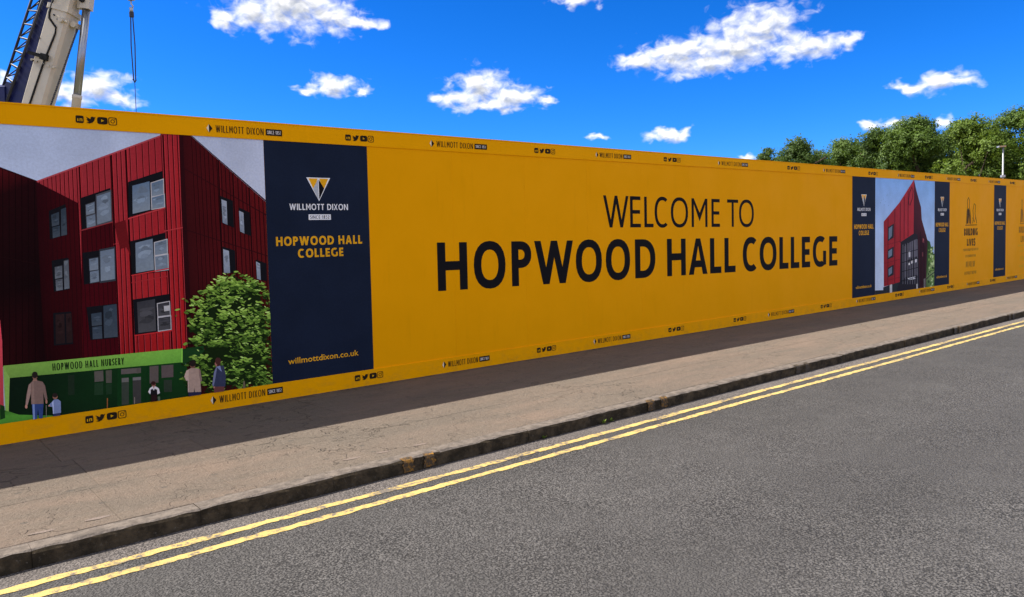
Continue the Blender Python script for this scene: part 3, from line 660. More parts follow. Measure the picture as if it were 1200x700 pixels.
# --- windows of the printed building
d = Decal(-.0052, clip=CL)
FR = ink(150, 148, 150); FRD = ink(40, 44, 50)
def pane(pts, g, seed=0):
    c0, c1 = g
    d.poly(pts, None, 1, [jit(c0), jit(c0), jit(c1), jit(c1)])
    a, b, c, e = [Vector(p) for p in pts]
    for k in range(5):                                    # reflected cloud streaks
        t0 = rm.uniform(.15, .8); hh = rm.uniform(.04, .12); x0 = rm.uniform(0, .4); x1 = rm.uniform(.6, 1)
        def at(u, v): p = (a + (b - a) * u) * (1 - v) + (e + (c - e) * u) * v; return (p.x, p.y)
        kk = rm.choice((.62, .8, 1.2, 1.4)); tone = tuple(v * kk for v in (Vector(c0) * .5 + Vector(c1) * .5))
        d.poly([at(max(0, min(1, (x0 + x1) / 2 + (x1 - x0) / 2 * math.cos(q) * rm.uniform(.7, 1.1))), max(.02, min(.98, t0 - .15 * (x0 + x1) / 2 + hh * math.sin(q) * rm.uniform(.6, 1.3)))) for q in [i * math.pi / 6 for i in range(12)]], tone, 2)
def window(f, outer, panes, g, frame=None, reveal=True):
    global d
    d = Decal(-.0052, clip=CL)
    o = f(outer); d.poly(o, ink(14, 14, 18), 0)
    P = [f(p) for p in panes]
    if frame:
        for p in P[frame[0]:]:
            c = sum((Vector(q) for q in p), Vector((0, 0))) / 4
            d.poly([tuple(c + (Vector(q) - c) * 1.13) for q in p], frame[1], 0.5)
    for p in P: pane(p, g)
    d.build('printed_window', mural)
G1 = (ink(74, 92, 112), ink(104, 114, 124)); G2 = (ink(86, 98, 112), ink(96, 106, 116)); G3 = (ink(40, 50, 60), ink(52, 60, 68)); G4 = (ink(44, 44, 48), ink(60, 60, 62))
window(B_, [(0, 262), (165, 208), (176, 380), (2, 433)], [[(20, 280), (103, 258), (107, 395), (22, 415)], [(112, 268), (168, 250), (170, 320), (114, 332)], [(114, 337), (172, 322), (175, 382), (116, 392)]], G1, (1, FR))
window(A_, [(410, 405), (565, 352), (575, 522), (420, 566)], [[(440, 440), (483, 425), (485, 480), (442, 492)], [(443, 500), (487, 487), (490, 545), (446, 556)], [(495, 395), (565, 372), (570, 518), (498, 540)]], G2, (0, ink(60, 62, 68)))
window(A_, [(250, 470), (335, 435), (345, 590), (255, 615)], [[(262, 490), (302, 475), (303, 540), (266, 550)], [(268, 555), (306, 545), (308, 600), (270, 610)], [(312, 462), (338, 452), (343, 592), (314, 598)]], G3)
window(B_, [(10, 548), (180, 505), (192, 690), (18, 712)], [[(35, 555), (118, 535), (125, 685), (38, 700)], [(128, 555), (186, 540), (188, 605), (130, 615)], [(130, 622), (190, 612), (192, 682), (133, 690)]], G2, (1, FR))
window(C_, [(520, 35), (720, 5), (728, 200), (530, 235)], [[(563, 75), (618, 65), (620, 140), (566, 148)], [(568, 155), (622, 145), (625, 215), (570, 225)], [(632, 25), (720, 8), (725, 200), (636, 213)]], G2, (0, FRD))
window(C_, [(325, 85), (432, 65), (440, 265), (340, 280)], [[(345, 125), (392, 115), (393, 190), (347, 200)], [(350, 205), (394, 198), (396, 268), (354, 275)], [(402, 85), (432, 78), (438, 260), (406, 265)]], (ink(66, 70, 76), ink(82, 88, 94)))
window(D_, [(100, 238), (265, 212), (275, 378), (108, 398)], [[(118, 250), (200, 235), (205, 380), (125, 390)], [(212, 258), (265, 248), (268, 308), (215, 314)], [(215, 322), (270, 314), (272, 372), (217, 380)]], G4, (1, FR))
window(C_, [(545, 378), (735, 355), (745, 570), (570, 585)], [[(575, 420), (640, 410), (642, 490), (580, 497)], [(582, 503), (642, 496), (645, 575), (585, 580)], [(652, 370), (735, 358), (742, 565), (657, 572)]], G3)
window(C_, [(335, 415), (450, 405), (462, 610), (340, 620)], [[(350, 425), (405, 420), (410, 605), (352, 612)], [(415, 420), (448, 416), (458, 600), (420, 605)]], (ink(36, 22, 22), ink(30, 20, 20)))
for o_, p_ in [([(443, 328), (505, 352), (511, 482), (452, 458)], [(450, 345), (475, 355), (479, 468), (456, 458)]), ([(533, 384), (585, 408), (593, 522), (540, 502)], [(535, 400), (556, 410), (561, 510), (540, 500)]), ([(455, 573), (515, 592), (521, 700), (460, 700)], [(458, 585), (486, 594), (492, 700), (462, 700)]), ([(615, 635), (667, 655), (670, 740), (620, 730)], [(617, 645), (636, 655), (640, 735), (622, 728)])]:
    window(B_, o_, [p_], (ink(122, 130, 142), ink(104, 112, 124)))
d = Decal(-.0052, clip=CL)
d.poly(D_([(240, 268), (266, 264), (267, 288), (242, 292)]), ink(150, 150, 150), 3)
for a, b in (((0, 436), (178, 383)), ): d.poly(B_([(a[0], a[1]), (b[0], b[1]), (b[0], b[1] + 6), (a[0], a[1] + 6)]), ink(158, 50, 54), 3)
d.poly(A_([(412, 568), (578, 524), (578, 529), (412, 574)]), ink(120, 40, 44), 3)
d.poly(D_([(106, 400), (276, 376), (276, 382), (106, 405)]), ink(160, 34, 36), 3)
d.poly(D_([(92, 126), (262, 94), (262, 99), (92, 131)]), ink(160, 40, 42), 3)
d.build('printed_sill', mural)
# --- nursery entrance
d = Decal(-.0066, clip=CL)
d.poly(Q([(8, 440), (214, 420), (236, 470), (236, 480), (6, 500)]), None, 0, [ink(9, 21, 12), ink(16, 48, 19), ink(14, 41, 16), ink(14, 38, 16), ink(8, 19, 10)])
d.poly(Q([(213.6, 409), (238, 405), (246, 430), (213, 426)]), ink(21, 50, 21), 1)
for p, c in [([(735, 270), (805, 262), (808, 345), (738, 352)], (72, 68, 62)), ([(825, 262), (872, 258), (872, 358), (828, 360)], (66, 64, 56)), ([(738, 362), (805, 355), (805, 450), (735, 455)], (26, 46, 28)), ([(828, 368), (872, 362), (872, 446), (828, 450)], (24, 44, 26)), ([(530, 300), (580, 294), (582, 450), (532, 456)], (22, 34, 22)), ([(915, 255), (1108, 238), (1108, 520), (915, 545)], (14, 44, 18)), ([(945, 252), (1100, 240), (1100, 280), (945, 292)], (78, 72, 68)), ([(948, 320), (1005, 316), (1005, 525), (950, 532)], (46, 52, 44)), ([(1035, 315), (1100, 310), (1100, 515), (1038, 522)], (50, 48, 46)), ([(950, 322), (1004, 318), (1004, 350), (950, 355)], (86, 84, 80)), ([(1036, 317), (1099, 312), (1099, 335), (1036, 340)], (92, 90, 88))]:
    d.poly(E_(p), ink(*c), 1 if c != (14, 44, 18) else .5)
for p, c in [([(85, 215), (98, 213), (98, 520), (85, 522)], (12, 40, 16)), ([(110, 215), (185, 208), (185, 352), (110, 360)], (74, 66, 62)), ([(210, 207), (312, 200), (312, 305), (212, 312)], (74, 64, 62)), ([(230, 330), (300, 328), (300, 430), (232, 434)], (36, 44, 34)), ([(0, 230), (35, 226), (35, 270), (0, 275)], (70, 66, 60))]:
    d.poly(F_(p), ink(*c), 1)
band_ = Q([(3.7, 428.7), (213.6, 408.4), (213.2, 424.6), (11.3, 443)])
d.poly(band_, None, 2, [ink(105, 139, 60), ink(101, 153, 56), ink(85, 137, 49), ink(96, 129, 56)])
d.poly(Q([(3.7, 428.7), (11.3, 443), (9.8, 493), (6.8, 493)]), ink(112, 146, 68), 2)
d.poly(Q([(212.6, 408.4), (213.8, 408.4), (213.6, 424.8), (212.4, 424.8)]), ink(121, 179, 68), 3)
d.poly(Q([(-900, 700), (-900, 560), (0, 479), (22, 486), (62, 487), (66, 500)]), None, 2, [ink(23, 52, 18), ink(28, 60, 22), ink(32, 60, 24), ink(66, 120, 40), ink(61, 112, 37), ink(28, 52, 22)])
d.poly(Q([(0, 474), (5, 476), (6, 490), (0, 492)]), ink(19, 45, 18), 3)
d.poly(E_([(834, 478), (842, 478), (840, 556), (834, 557)]), ink(122, 72, 40), 3)
d.poly(E_([(1048, 470), (1053, 470), (1053, 522), (1047, 523)]), ink(114, 103, 92), 3)
d.build('printed_entrance', mural)
d = Decal(-.0084)
x0, t0 = W(61.5, 434.5); x1, t1 = W(145.3, 427.2); d.slope = (t1 - t0) / (x1 - x0); d.xr = x0
d.text('HOPWOOD HALL NURSERY', x0, x1, t0, .066, .0085, ink(18, 34, 14), gap=.26); d.build('nursery_lettering', mural)
# --- tree
d = Decal(-.0070, clip=CL, step=.0001)
OUT = [(540, 98), (620, 128), (715, 168), (728, 300), (742, 660), (600, 660), (430, 680), (318, 600), (312, 560), (352, 520), (395, 470), (360, 420), (338, 300), (385, 208), (455, 142)]
d.poly(D_([(x + (545 - x) * .2 + rm.uniform(-10, 10), y + (420 - y) * .16) for x, y in OUT]), ink(16, 28, 8), 0)
def inside(x, y, P):
    r_ = False
    for i in range(len(P)):
        (x1, y1), (x2, y2) = P[i], P[i - 1]
        if (y1 > y) != (y2 > y) and x < (x2 - x1) * (y - y1) / (y2 - y1) + x1: r_ = not r_
    return r_
LEAFC = [(18, 32, 8), (38, 60, 18), (66, 94, 32), (92, 122, 44), (114, 144, 58), (134, 164, 74), (150, 178, 96)]
cl = []
while len(cl) < 190:
    x, y = rm.uniform(312, 742), rm.uniform(98, 680)
    if inside(x, y, OUT): cl.append((x, y))
cl.sort(key=lambda p: -p[1])
for n, (x, y) in enumerate(cl):
    up = rm.uniform(-1, 2)
    for k in range(13):
        lx = x + rm.gauss(0, 20); ly = y + rm.gauss(0, 12)
        if not inside(lx, ly, OUT) and rm.random() < .7: continue
        L = rm.uniform(10, 27); wd = L * rm.uniform(.28, .5); a = rm.uniform(-.5, .75) + (math.pi if rm.random() < .5 else 0)
        ci = max(0, min(6, int(3.0 + up + (y - ly) / 9 + rm.uniform(-1.2, 1.2) + (200 - y) / 260)))
        pts = [(-.5, 0), (-.2, .5), (.2, .42), (.55, 0), (.15, -.45), (-.25, -.4)]
        d.poly(D_([(lx + (px * math.cos(a) - py * math.sin(a) * wd / L) * L, ly + (px * math.sin(a) + py * math.cos(a) * wd / L) * L) for px, py in pts]), jit(ink(*LEAFC[ci]), .15), 1)
d.poly(F_([(905, 340), (918, 338), (925, 415), (900, 420)]), ink(86, 78, 60), 0.5)
d.build('printed_tree', mural)
# --- people in the picture
def person(f, parts):
    d = Decal(-.0168, clip=CL, step=.0002)
    for i, (p, c) in enumerate(parts):
        d.poly(f(p), ink(*c), i)
    d.build('printed_person', mural)
def el(cx, cy, rx, ry, n=12): return [(cx + rx * math.cos(2 * math.pi * k / n), cy + ry * math.sin(2 * math.pi * k / n)) for k in range(n)]
person(E_, [([(245, 515), (290, 512), (338, 515), (330, 640), (305, 640), (295, 560), (285, 642), (258, 644)], (38, 54, 96)),
    ([(252, 520), (268, 520), (272, 640), (256, 642)], (96, 112, 150)), (el(270, 305, 20, 28), (112, 80, 66)), (el(270, 295, 23, 26), (30, 24, 22)),
    ([(258, 330), (285, 330), (292, 346), (250, 346)], (128, 96, 82)),
    ([(222, 372), (250, 345), (292, 340), (330, 348), (350, 380), (368, 482), (350, 490), (335, 430), (338, 520), (242, 524), (240, 440), (214, 530), (196, 528), (205, 450)], (104, 84, 76)),
    ([(222, 372), (240, 360), (236, 440), (214, 530), (200, 528), (208, 450)], (130, 106, 96)), ([(245, 350), (262, 347), (268, 520), (246, 522)], (116, 94, 84)),
    (el(203, 542, 10, 16), (150, 108, 92)), (el(360, 502, 8, 18), (140, 100, 84)), ([(355, 530), (362, 530), (362, 632), (357, 633)], (90, 86, 78))])
person(E_, [([(412, 590), (470, 585), (468, 615), (415, 622)], (36, 44, 72)), (el(428, 462, 20, 24), (120, 84, 70)), (el(427, 454, 21, 18), (34, 26, 24)),
    ([(402, 508), (418, 488), (450, 485), (472, 502), (474, 590), (412, 600), (408, 545), (385, 542), (378, 530)], (98, 110, 142)), ([(402, 508), (415, 494), (420, 596), (412, 600), (408, 545)], (140, 150, 178)), (el(382, 536, 8, 6), (150, 110, 96))])
person(F_, [([(120, 452), (172, 450), (170, 512), (122, 516)], (34, 18, 18)), (el(142, 364, 18, 22), (112, 72, 62)), (el(140, 356, 20, 17), (44, 22, 20)),
    ([(95, 430), (110, 398), (130, 384), (160, 384), (186, 400), (196, 440), (175, 452), (170, 430), (118, 432), (112, 452)], (176, 172, 172)), ([(116, 412), (134, 404), (142, 420), (152, 404), (172, 412), (172, 452), (118, 455)], (20, 18, 20)), ([(135, 384), (150, 384), (143, 405)], (150, 110, 96)), ([(176, 470), (196, 468), (198, 505), (178, 508)], (70, 84, 64))])
person(F_, [([(436, 430), (548, 428), (545, 468), (440, 474)], (32, 32, 54)), (el(474, 205, 22, 28), (96, 64, 54)), (el(474, 188, 28, 28), (32, 24, 22)),
    ([(402, 300), (420, 250), (460, 228), (505, 228), (538, 240), (554, 335), (540, 345), (546, 430), (492, 432), (488, 392), (484, 432), (434, 434), (432, 335), (418, 335)], (140, 118, 106)),
    ([(402, 300), (420, 250), (440, 240), (440, 430), (434, 434), (432, 335), (418, 335)], (160, 138, 124)), ([(525, 240), (538, 240), (554, 335), (540, 345), (530, 300)], (112, 92, 84))])
person(F_, [([(652, 380), (746, 378), (742, 430), (658, 442)], (84, 48, 46)), (el(682, 190, 20, 26), (132, 88, 76)), (el(690, 168, 26, 30), (58, 32, 30)), ([(682, 190), (712, 190), (708, 222), (680, 222)], (54, 30, 28)),
    ([(655, 265), (672, 222), (705, 210), (738, 206), (756, 290), (752, 384), (650, 386), (640, 372)], (42, 46, 66)), ([(655, 265), (672, 222), (682, 220), (664, 330), (652, 384), (640, 372)], (92, 96, 120)), ([(676, 216), (708, 208), (722, 260), (700, 240)], (100, 108, 138)), (el(656, 392, 7, 9), (140, 100, 86))])

# --- second picture, farther up the street
U_ = lambda p: Q(p, 990, 205, 5.)
x0_, x1_ = 17.405, XC0 - .005
CL2 = (x0_, x1_, T2 + .001, T1 - .001)
d = Decal(-.0012, clip=CL2)
d.poly([(x0_, T2 + .001), (x1_, T2 + .001), (x1_, T1 - .001), (x0_, T1 - .001)], None, 0, [ink(176, 188, 206), ink(170, 186, 208), ink(106, 146, 196), ink(104, 140, 190)])
mur2 = d.build('picture_panel', hoard); mur2['label'] = 'printed picture of a pointed red building against blue sky'
d = Decal(-.0018, clip=CL2)
d.poly(U_([(225, 660), (330, 620), (540, 590), (540, 720), (170, 720), (176, 678), (225, 676)]), ink(30, 34, 38), 0)
d.poly(U_([(480, 380), (498, 392), (512, 450), (530, 480), (530, 660), (460, 665)]), None, 1, [ink(26, 44, 24), ink(40, 70, 30), ink(70, 100, 44), ink(150, 170, 120), ink(84, 110, 60), ink(40, 60, 30)])
for k in range(60):
    x, y = rm.uniform(488, 526), rm.uniform(420, 660); d.poly(U_(el(x, y, rm.uniform(3, 8), rm.uniform(4, 10), 7)), ink(*rm.choice([(60, 90, 40), (96, 124, 60), (36, 58, 28), (150, 168, 120)])), 2 + k * .02)
d.poly(U_([(405, 28), (418, 90), (446, 190), (450, 262), (484, 384), (478, 540), (474, 668), (404, 672), (402, 345)]), None, 4, [ink(60, 20, 28)] * 4 + [ink(44, 16, 24)] * 5)
d.poly(U_([(325, 395), (405, 342), (426, 352), (438, 664), (300, 690), (318, 628)]), ink(26, 24, 30), 5)
d.poly(U_([(227, 275), (320, 162), (405, 28), (402, 345), (326, 394), (321, 628), (228, 656)]), None, 6, [ink(115, 26, 34), ink(125, 32, 40), ink(133, 36, 45), ink(140, 34, 42), ink(127, 28, 34), ink(127, 25, 32), ink(111, 24, 30)])
for x, y0, y1 in [(250, 250, 645), (290, 200, 635), (322, 165, 398), (345, 130, 378), (368, 95, 362)]: d.poly(U_([(x, y0), (x + 4.5, y0), (x + 3.5, y1), (x - 1, y1)]), ink(76, 15, 22), 7)
for y in (400, 505, 610): d.poly(U_([(228, y + 14), (322, y - 12), (322, y - 9), (228, y + 17)]), ink(87, 18, 25), 7)
for p in ([(252, 308), (287, 286), (285, 368), (250, 390)], [(250, 440), (286, 420), (285, 482), (248, 497)], [(250, 546), (286, 526), (285, 586), (250, 602)]):
    d.poly(U_(p), ink(26, 28, 34), 8)
    a, b, c, e = p
    d.poly(U_([(a[0] + 4, a[1] + 8), (b[0] - 10, b[1] + 12), (c[0] - 10, c[1] - 10), (e[0] + 6, e[1] - 10)]), ink(84, 96, 112), 9)
for p, c in [([(345, 420), (360, 410), (360, 600), (346, 604)], (58, 56, 64)), ([(366, 405), (398, 385), (398, 480), (368, 500)], (64, 62, 72)), ([(402, 384), (420, 376), (424, 478), (404, 482)], (74, 72, 82)), ([(368, 512), (398, 500), (400, 590), (370, 600)], (50, 48, 56)), ([(404, 498), (424, 492), (426, 585), (406, 590)], (60, 58, 66)), ([(372, 450), (384, 445), (384, 480), (374, 484)], (170, 172, 178)), ([(372, 518), (380, 515), (380, 528), (372, 530)], (200, 200, 200)), ([(388, 505), (398, 502), (398, 518), (388, 521)], (190, 190, 192)), ([(408, 496), (420, 492), (420, 512), (408, 515)], (170, 170, 176)), ([(368, 606), (412, 596), (412, 610), (370, 616)], (190, 192, 196)), ([(455, 370), (463, 378), (463, 400), (455, 396)], (120, 60, 66)), ([(452, 452), (460, 456), (460, 480), (452, 478)], (96, 48, 54)), ([(262, 645), (276, 642), (276, 690), (262, 692)], (150, 150, 152)), ([(418, 640), (426, 638), (426, 676), (418, 678)], (140, 140, 140)), ([(462, 610), (470, 606), (470, 660), (462, 662)], (120, 118, 116))]:
    d.poly(U_(p), ink(*c), 10)
d.line(U_([(375, 178), (372, 150), (380, 100), (392, 72), (399, 96), (394, 140), (380, 180)]), .03, ink(36, 14, 20), 10)
for x, y in ((212, 150), (222, 145), (235, 160), (243, 122), (228, 178), (246, 118), (205, 165), (252, 182)): d.poly(U_([(x, y), (x + 3, y - 3), (x + 6, y), (x + 3, y - 1)]), ink(70, 84, 104), 3)
for k in range(7):                                     # mullions and floors of the glazed recess
    x = 338 + k * 14; d.poly(U_([(x, 410 - k * 5), (x + 2.5, 408 - k * 5), (x + 2.5, 640), (x, 642)]), ink(92, 92, 100), 10)
for y in (440, 492, 545, 600): d.poly(U_([(328, y + 22), (426, y - 4), (426, y), (328, y + 26)]), ink(16, 15, 18), 11)
for k in range(4): d.poly(U_([(440 + k * 9, 330 + k * 28), (443 + k * 9, 334 + k * 28), (443 + k * 8, 655), (440 + k * 8, 656)]), ink(26, 10, 14), 10)
d.line(U_([(526, 570), (500, 588), (476, 612)]), .025, ink(30, 30, 30), 11)
d.build('printed_red_building', mur2)
# --- emblem with its caption, printed straight on the yellow
def emblem(xc, k, nm, EI=(.085, .042, .006)):
    d = Decal(-.002); L = lambda pts: [(xc + x * k, t) for x, t in pts]
    d.line(L([(-.34, 1.72), (-.30, 2.02), (-.26, 2.2), (-.28, 2.36), (-.2, 2.44), (-.12, 2.36), (-.14, 2.2), (-.06, 2.0), (-.02, 1.72)]), .03, EI)
    d.poly(L([(-.3, 1.74), (-.27, 2.12), (-.2, 2.16), (-.13, 2.1), (-.08, 1.95), (-.05, 1.74), (-.12, 1.74), (-.15, 1.98), (-.2, 1.74)]), EI, 1)
    d.line(L([(.1, 1.74), (.16, 1.9), (.12, 2.1), (.2, 2.28), (.3, 2.24), (.27, 2.0), (.36, 1.84), (.4, 1.74)]), .028, EI)
    d.line(L([(.1, 1.9), (.22, 1.78), (.33, 1.92)]), .024, EI); d.line(L([(-.4, 1.7), (.42, 1.7)]), .02, EI)
    d.build('emblem_drawing', hoard); d = Decal(-.002)
    d.text('BUILDING', xc - .48 * k, xc + .48 * k, 1.42, .19, .05 * k, EI); d.text('LIVES', xc - .28 * k, xc + .30 * k, 1.14, .19, .05 * k, EI)
    r_ = random.Random(nm)
    for t, h, w_, n in ((1.0, .07, .55, 15), (.83, .07, .36, 9), (.55, .17, .34, 7), (.36, .09, .42, 10)):     # caption too small to read
        for i in range(n):
            x = -w_ + 2 * w_ * i / n; d.poly(L([(x, t), (x + w_ / n * r_.uniform(.5, 1.2), t + r_.uniform(0, .4) * h), (x + w_ / n * 1.1, t + h), (x + w_ / n * .3, t + h)]), tuple(min(.8, v * 2.6) for v in EI))
    d.build('caption_lettering', hoard)
emblem(W(1138, 260)[0], 1.0, 1); emblem(W(1199.5, 260)[0], .85, 2, (.40, .165, .004)); emblem(32.5, 1.0, 3)
banner(29.7, 30.66, 'navy banner at the far end of the hoarding')
# ------------------------------------------------------------------ mobile crane behind the hoarding
M['cream'] = m_noisy('crane_cream_paint', (.56, .50, .39), (.42, .37, .28), 1.1, .42, .4, .06, .004, .45, .8)
M['crane_blue'] = m_noisy('crane_blue_paint', (.006, .010, .085), (.005, .008, .05), 1.2, .45, .4, .05)
M['steel_dark'] = m_noisy('dark_steel', (.018, .02, .028), (.035, .037, .05), 3, .55, .4, 0)
M['rubber'] = m_noisy('rubber', (.012, .012, .012), (.03, .03, .03), 8, .85, .1, .3)
M['chrome'] = mat('chrome_rod', (.33, .34, .36), .38, .5, 1.)[0]
M['galv'] = mat('galvanised', (.45, .46, .47), .5, .4, .8)[0]
M['cabglass'] = mat('cab_glass', (.02, .03, .035), .08, .6)[0]
CD = 26.0
def K(px, py, dep=CD): return CAMP + (CF + CR * ((px - 600) / 900) - CU * ((py - 350) / 900)) * dep
crane = empty('mobile_crane', (0, 0, 0)); tag(crane, 'mobile crane with cream telescopic boom and blue lattice jib standing behind the hoarding', 'crane')
RH = Vector((CR.x, CR.y, 0)).normalized(); FH = Vector((CF.x, CF.y, 0)).normalized(); UP = Vector((0, 0, 1))
b0, b1 = K(46.5, 123), K(81, 0); bd_ = (b1 - b0).normalized()
piv = b0 - bd_ * ((b0.z - 2.35) / bd_.z); LB = 8.3; bs = bd_.cross(FH).normalized(); bs = bs if bs.dot(RH) > 0 else -bs
def boomsec(hw, hh): return [(-hw, -hh), (-hw, hh * .75), (-hw * .8, hh), (hw * .8, hh), (hw, hh * .75), (hw, -hh * .35), (hw * .78, -hh * .8), (hw * .4, -hh), (-hw * .4, -hh)]
P2 = lambda s, a=0., w_=0.: piv + bd_ * s + bs * a + FH * w_      # along boom, across it in view, depth
mb = MB(); mb.prof(P2(-.5), P2(LB), [(x, y) for x, y in boomsec(.385, .42)], bs); boom = mb.build('boom', M['cream'], crane)
for i, (hw, s0, s1) in enumerate(((.34, LB, LB + 3.6), (.29, LB + 3.6, LB + 7.0), (.24, LB + 7.0, LB + 8.4))):
    mb = MB(); mb.prof(P2(s0 - .3), P2(s1), boomsec(hw, hw * 1.08), bs); mb.build('boom_section', M['cream'], crane)
for s0 in (LB - .16, LB + 3.45, LB + 6.85):
    mb = MB(); mb.prof(P2(s0), P2(s0 + .16), boomsec(.43 - (s0 - LB) * .012, .46 - (s0 - LB) * .012), bs); mb.build('boom_collar', M['cream'], crane)
def bs_at(px, py):                      # boom coordinates of a measured point on the boom's near face
    v = K(px, py) - piv; return v.dot(bd_), v.dot(bs)
tip = P2(LB + 8.3)
# hose, fittings, straps on the near side of the boom
mb = MB(); hs_ = [(72.5, 0), (67, 20), (66.8, 26), (74.5, 37), (73.5, 44), (60, 78), (45, 123), (38, 143)]
mb.tube([P2(*bs_at(x, y), -.44) for x, y in hs_], .034, 8); mb.build('hydraulic_hose', M['rubber'], crane, True)
mb = MB(); s0, a0 = bs_at(68, 80); mb.prof(P2(s0 - .02), P2(s0 + .05), boomsec(.392, .428), bs)
for x, y in ((47, 74), (52, 76), (59.5, 78.5), (66, 81), (72, 82.5)):
    s_, a_ = bs_at(x, y); mb.tube([P2(s_, a_, -.40), P2(s_, a_, -.47)], .04, 8)
mb.build('strap', M['cream'], boom)
mb = MB()
for x, y in ((47.5, 75), (52.5, 76), (60, 79), (72.5, 22.5), (76.5, 27.5), (55.5, 49)):
    s_, a_ = bs_at(x, y); mb.tube([P2(s_, a_, -.40), P2(s_, a_, -.46)], .028, 7)
mb.build('bolt', M['steel_dark'], boom)
mb = MB(); s_, a_ = bs_at(81.5, 28.5); mb.tube([P2(s_, a_, -.36), P2(s_, a_, -.56)], .085, 12); s_, a_ = bs_at(76.5, 24); s2, a2 = bs_at(87, 31); mb.tube([P2(s_, a_, -.44), P2(s2, a2, -.44)], .04, 8)
mb.build('lug', M['cream'], boom)
mb = MB(); s_, a_ = bs_at(90, 31); mb.tube([P2(s_, a_, -.25), P2(s_, a_, .1)], .10, 12); mb.obox(P2(s_, .3, -.1), P2(s_, a_ + .1, -.1), .16, .2, bd_); mb.build('rope_guide', M['cream'], crane)
# chain of links hanging beside the boom
mb = MB(); pts = [K(89.5 - 30.5 * t, 38 + 87 * t, CD - .2) for t in [i / 40 for i in range(41)]]
for i in range(40):
    a, b = pts[i], pts[i + 1]; mb.obox(a, a + (b - a) * .9, .055 if i % 2 else .03, .03 if i % 2 else .055, bs)
mb.tube([K(90.5, 34, CD - .2), K(89.5, 38, CD - .2)], .04); mb.build('chain', M['steel_dark'], crane)
# blue stowed jib: box section and lattice
mb = MB(); q0, q1 = K(23.5, 121, CD + .1), K(62, 0, CD + .1); jd = (q1 - q0).normalized()
mb.prof(q0 - jd * 1.6, q1 + jd * 2.2, [(-.29, -.25), (-.22, .3), (.24, .3), (.27, -.25), (0, -.36)], bs); mb.build('jib_box', M['crane_blue'], crane)
ch = [((2.8, 104), (37, 0), -.05), ((11, 111), (50, 0), -.3), ((14, 117), (55, 0), .35)]
C3 = [(K(*a, CD + w_), K(*b, CD + w_)) for a, b, w_ in ch]
for a, b in C3:
    dd = (b - a).normalized(); mb = MB(); mb.tube([a - dd * .6, b + dd * 3.], .045, 8); mb.build('chord', M['steel_dark'], crane, True)
mb = MB(); nb = 9
for i in range(nb):
    t0, t1 = -.02 + i / nb * 1.35, -.02 + (i + .5) / nb * 1.35; tt = -.02 + (i + 1) / nb * 1.35
    L = lambda k, t: C3[k][0] + (C3[k][1] - C3[k][0]) * t
    for p, q in ((0, 1), (1, 2), (0, 2)):
        mb.tube([L(p, t0), L(q, t0)], .025, 6); mb.tube([L(p, t0), L(q, tt)], .022, 6)
mb.build('bracing', M['steel_dark'], crane)
mb = MB(); mb.prof(K(-14, 112, CD - .1), K(10, 112, CD - .1), [(-.35, -.2), (.25, -.2), (.4, .2), (-.35, .2)], UP); mb.obox(K(7, 124, CD - .1), K(14.5, 98, CD - .1), .22, .3, RH); mb.build('jib_bracket', M['crane_blue'], crane)
mb = MB(); mb.obox(K(33, 61.5, CD - .55), K(55, 67.5, CD - .55), .11, .1, UP); mb.obox(K(48, 66, CD - .52), K(55.5, 68, CD - .52), .2, .14, UP); mb.build('jib_clamp', M['rubber'], crane)
# luffing cylinder
c_top, c_mid = K(102, 4), K(90.5, 112); cdv = (c_mid - c_top).normalized(); c_bot = c_mid + cdv * 4.2
mb = MB(); mb.tube([c_top + cdv * .1, c_mid + cdv * .1], .125, 20); mb.build('cylinder_rod', M['chrome'], crane, True)
mb = MB(); mb.tube([c_mid, c_mid + cdv * .12, c_mid + cdv * .13, c_bot], [.155, .155, .142, .142], 20); mb.build('cylinder_barrel', M['cream'], crane, True)
mb = MB(); mb.obox(c_top - cdv * .28, c_top + cdv * .22, .30, .30, RH); mb.obox(K(92, 2), K(106, 2), .5, .24, UP); mb.build('cylinder_clevis', M['cream'], crane)
mb = MB(); mb.tube([c_top - FH * .24 - cdv * .06 - RH * .08, c_top + FH * .24 - cdv * .06 - RH * .08], .085, 14); mb.build('clevis_pin', M['rubber'], crane)
# boom head, rope, hook and slings hanging plumb
hk = K(153.6, 4); top = Vector((hk.x, hk.y, tip.z + .1))
mb = MB(); mb.obox(tip - bd_ * .3, Vector((top.x - RH.x * .1, top.y - RH.y * .1, tip.z + .15)), .4, .5, UP); mb.tube([top - FH * .2 - RH * .16, top + FH * .2 - RH * .16], .22, 16); mb.build('boom_head', M['crane_blue'], crane)
mb = MB(); mb.tube([top + RH * .03, hk + UP * .5 + RH * .03], .014, 6); mb.tube([top - RH * .03, hk + UP * .5 - RH * .03], .014, 6); mb.build('hoist_rope', M['steel_dark'], crane)
mb = MB(); mb.obox(hk + UP * .55, hk + UP * .1, .2, .14, RH); mb.build('hook_block', M['galv'], crane)
mb = MB(); mb.tube([hk + UP * .12, hk - UP * .02, hk - UP * .1 + RH * .06, hk - UP * .19 + RH * .02, hk - UP * .16 - RH * .06], .028, 8); mb.tube([hk - UP * .15, hk - UP * .30], .06, 10); mb.build('hook', M['galv'], crane, True)
sl = hk - UP * .30; sb = sl - UP * 2.25
mb = MB()
for o_ in (-1, 1): mb.tube([sl + RH * .03 * o_, sl - UP * 1.1 + RH * .065 * o_, sb + RH * .035 * o_], .019, 6)
mb.tube([sl - UP * 0., sl - UP * .16], .075, 8); mb.build('chain_sling', M['steel_dark'], crane)
mb = MB(); mb.tube([sb + RH * .05, sb - UP * .1, sb - RH * .05 + UP * .02], .03, 6); mb.tube([sb - UP * .08, sb - UP * 3.6], .011, 6); mb.build('tag_line', M['steel_dark'], crane)
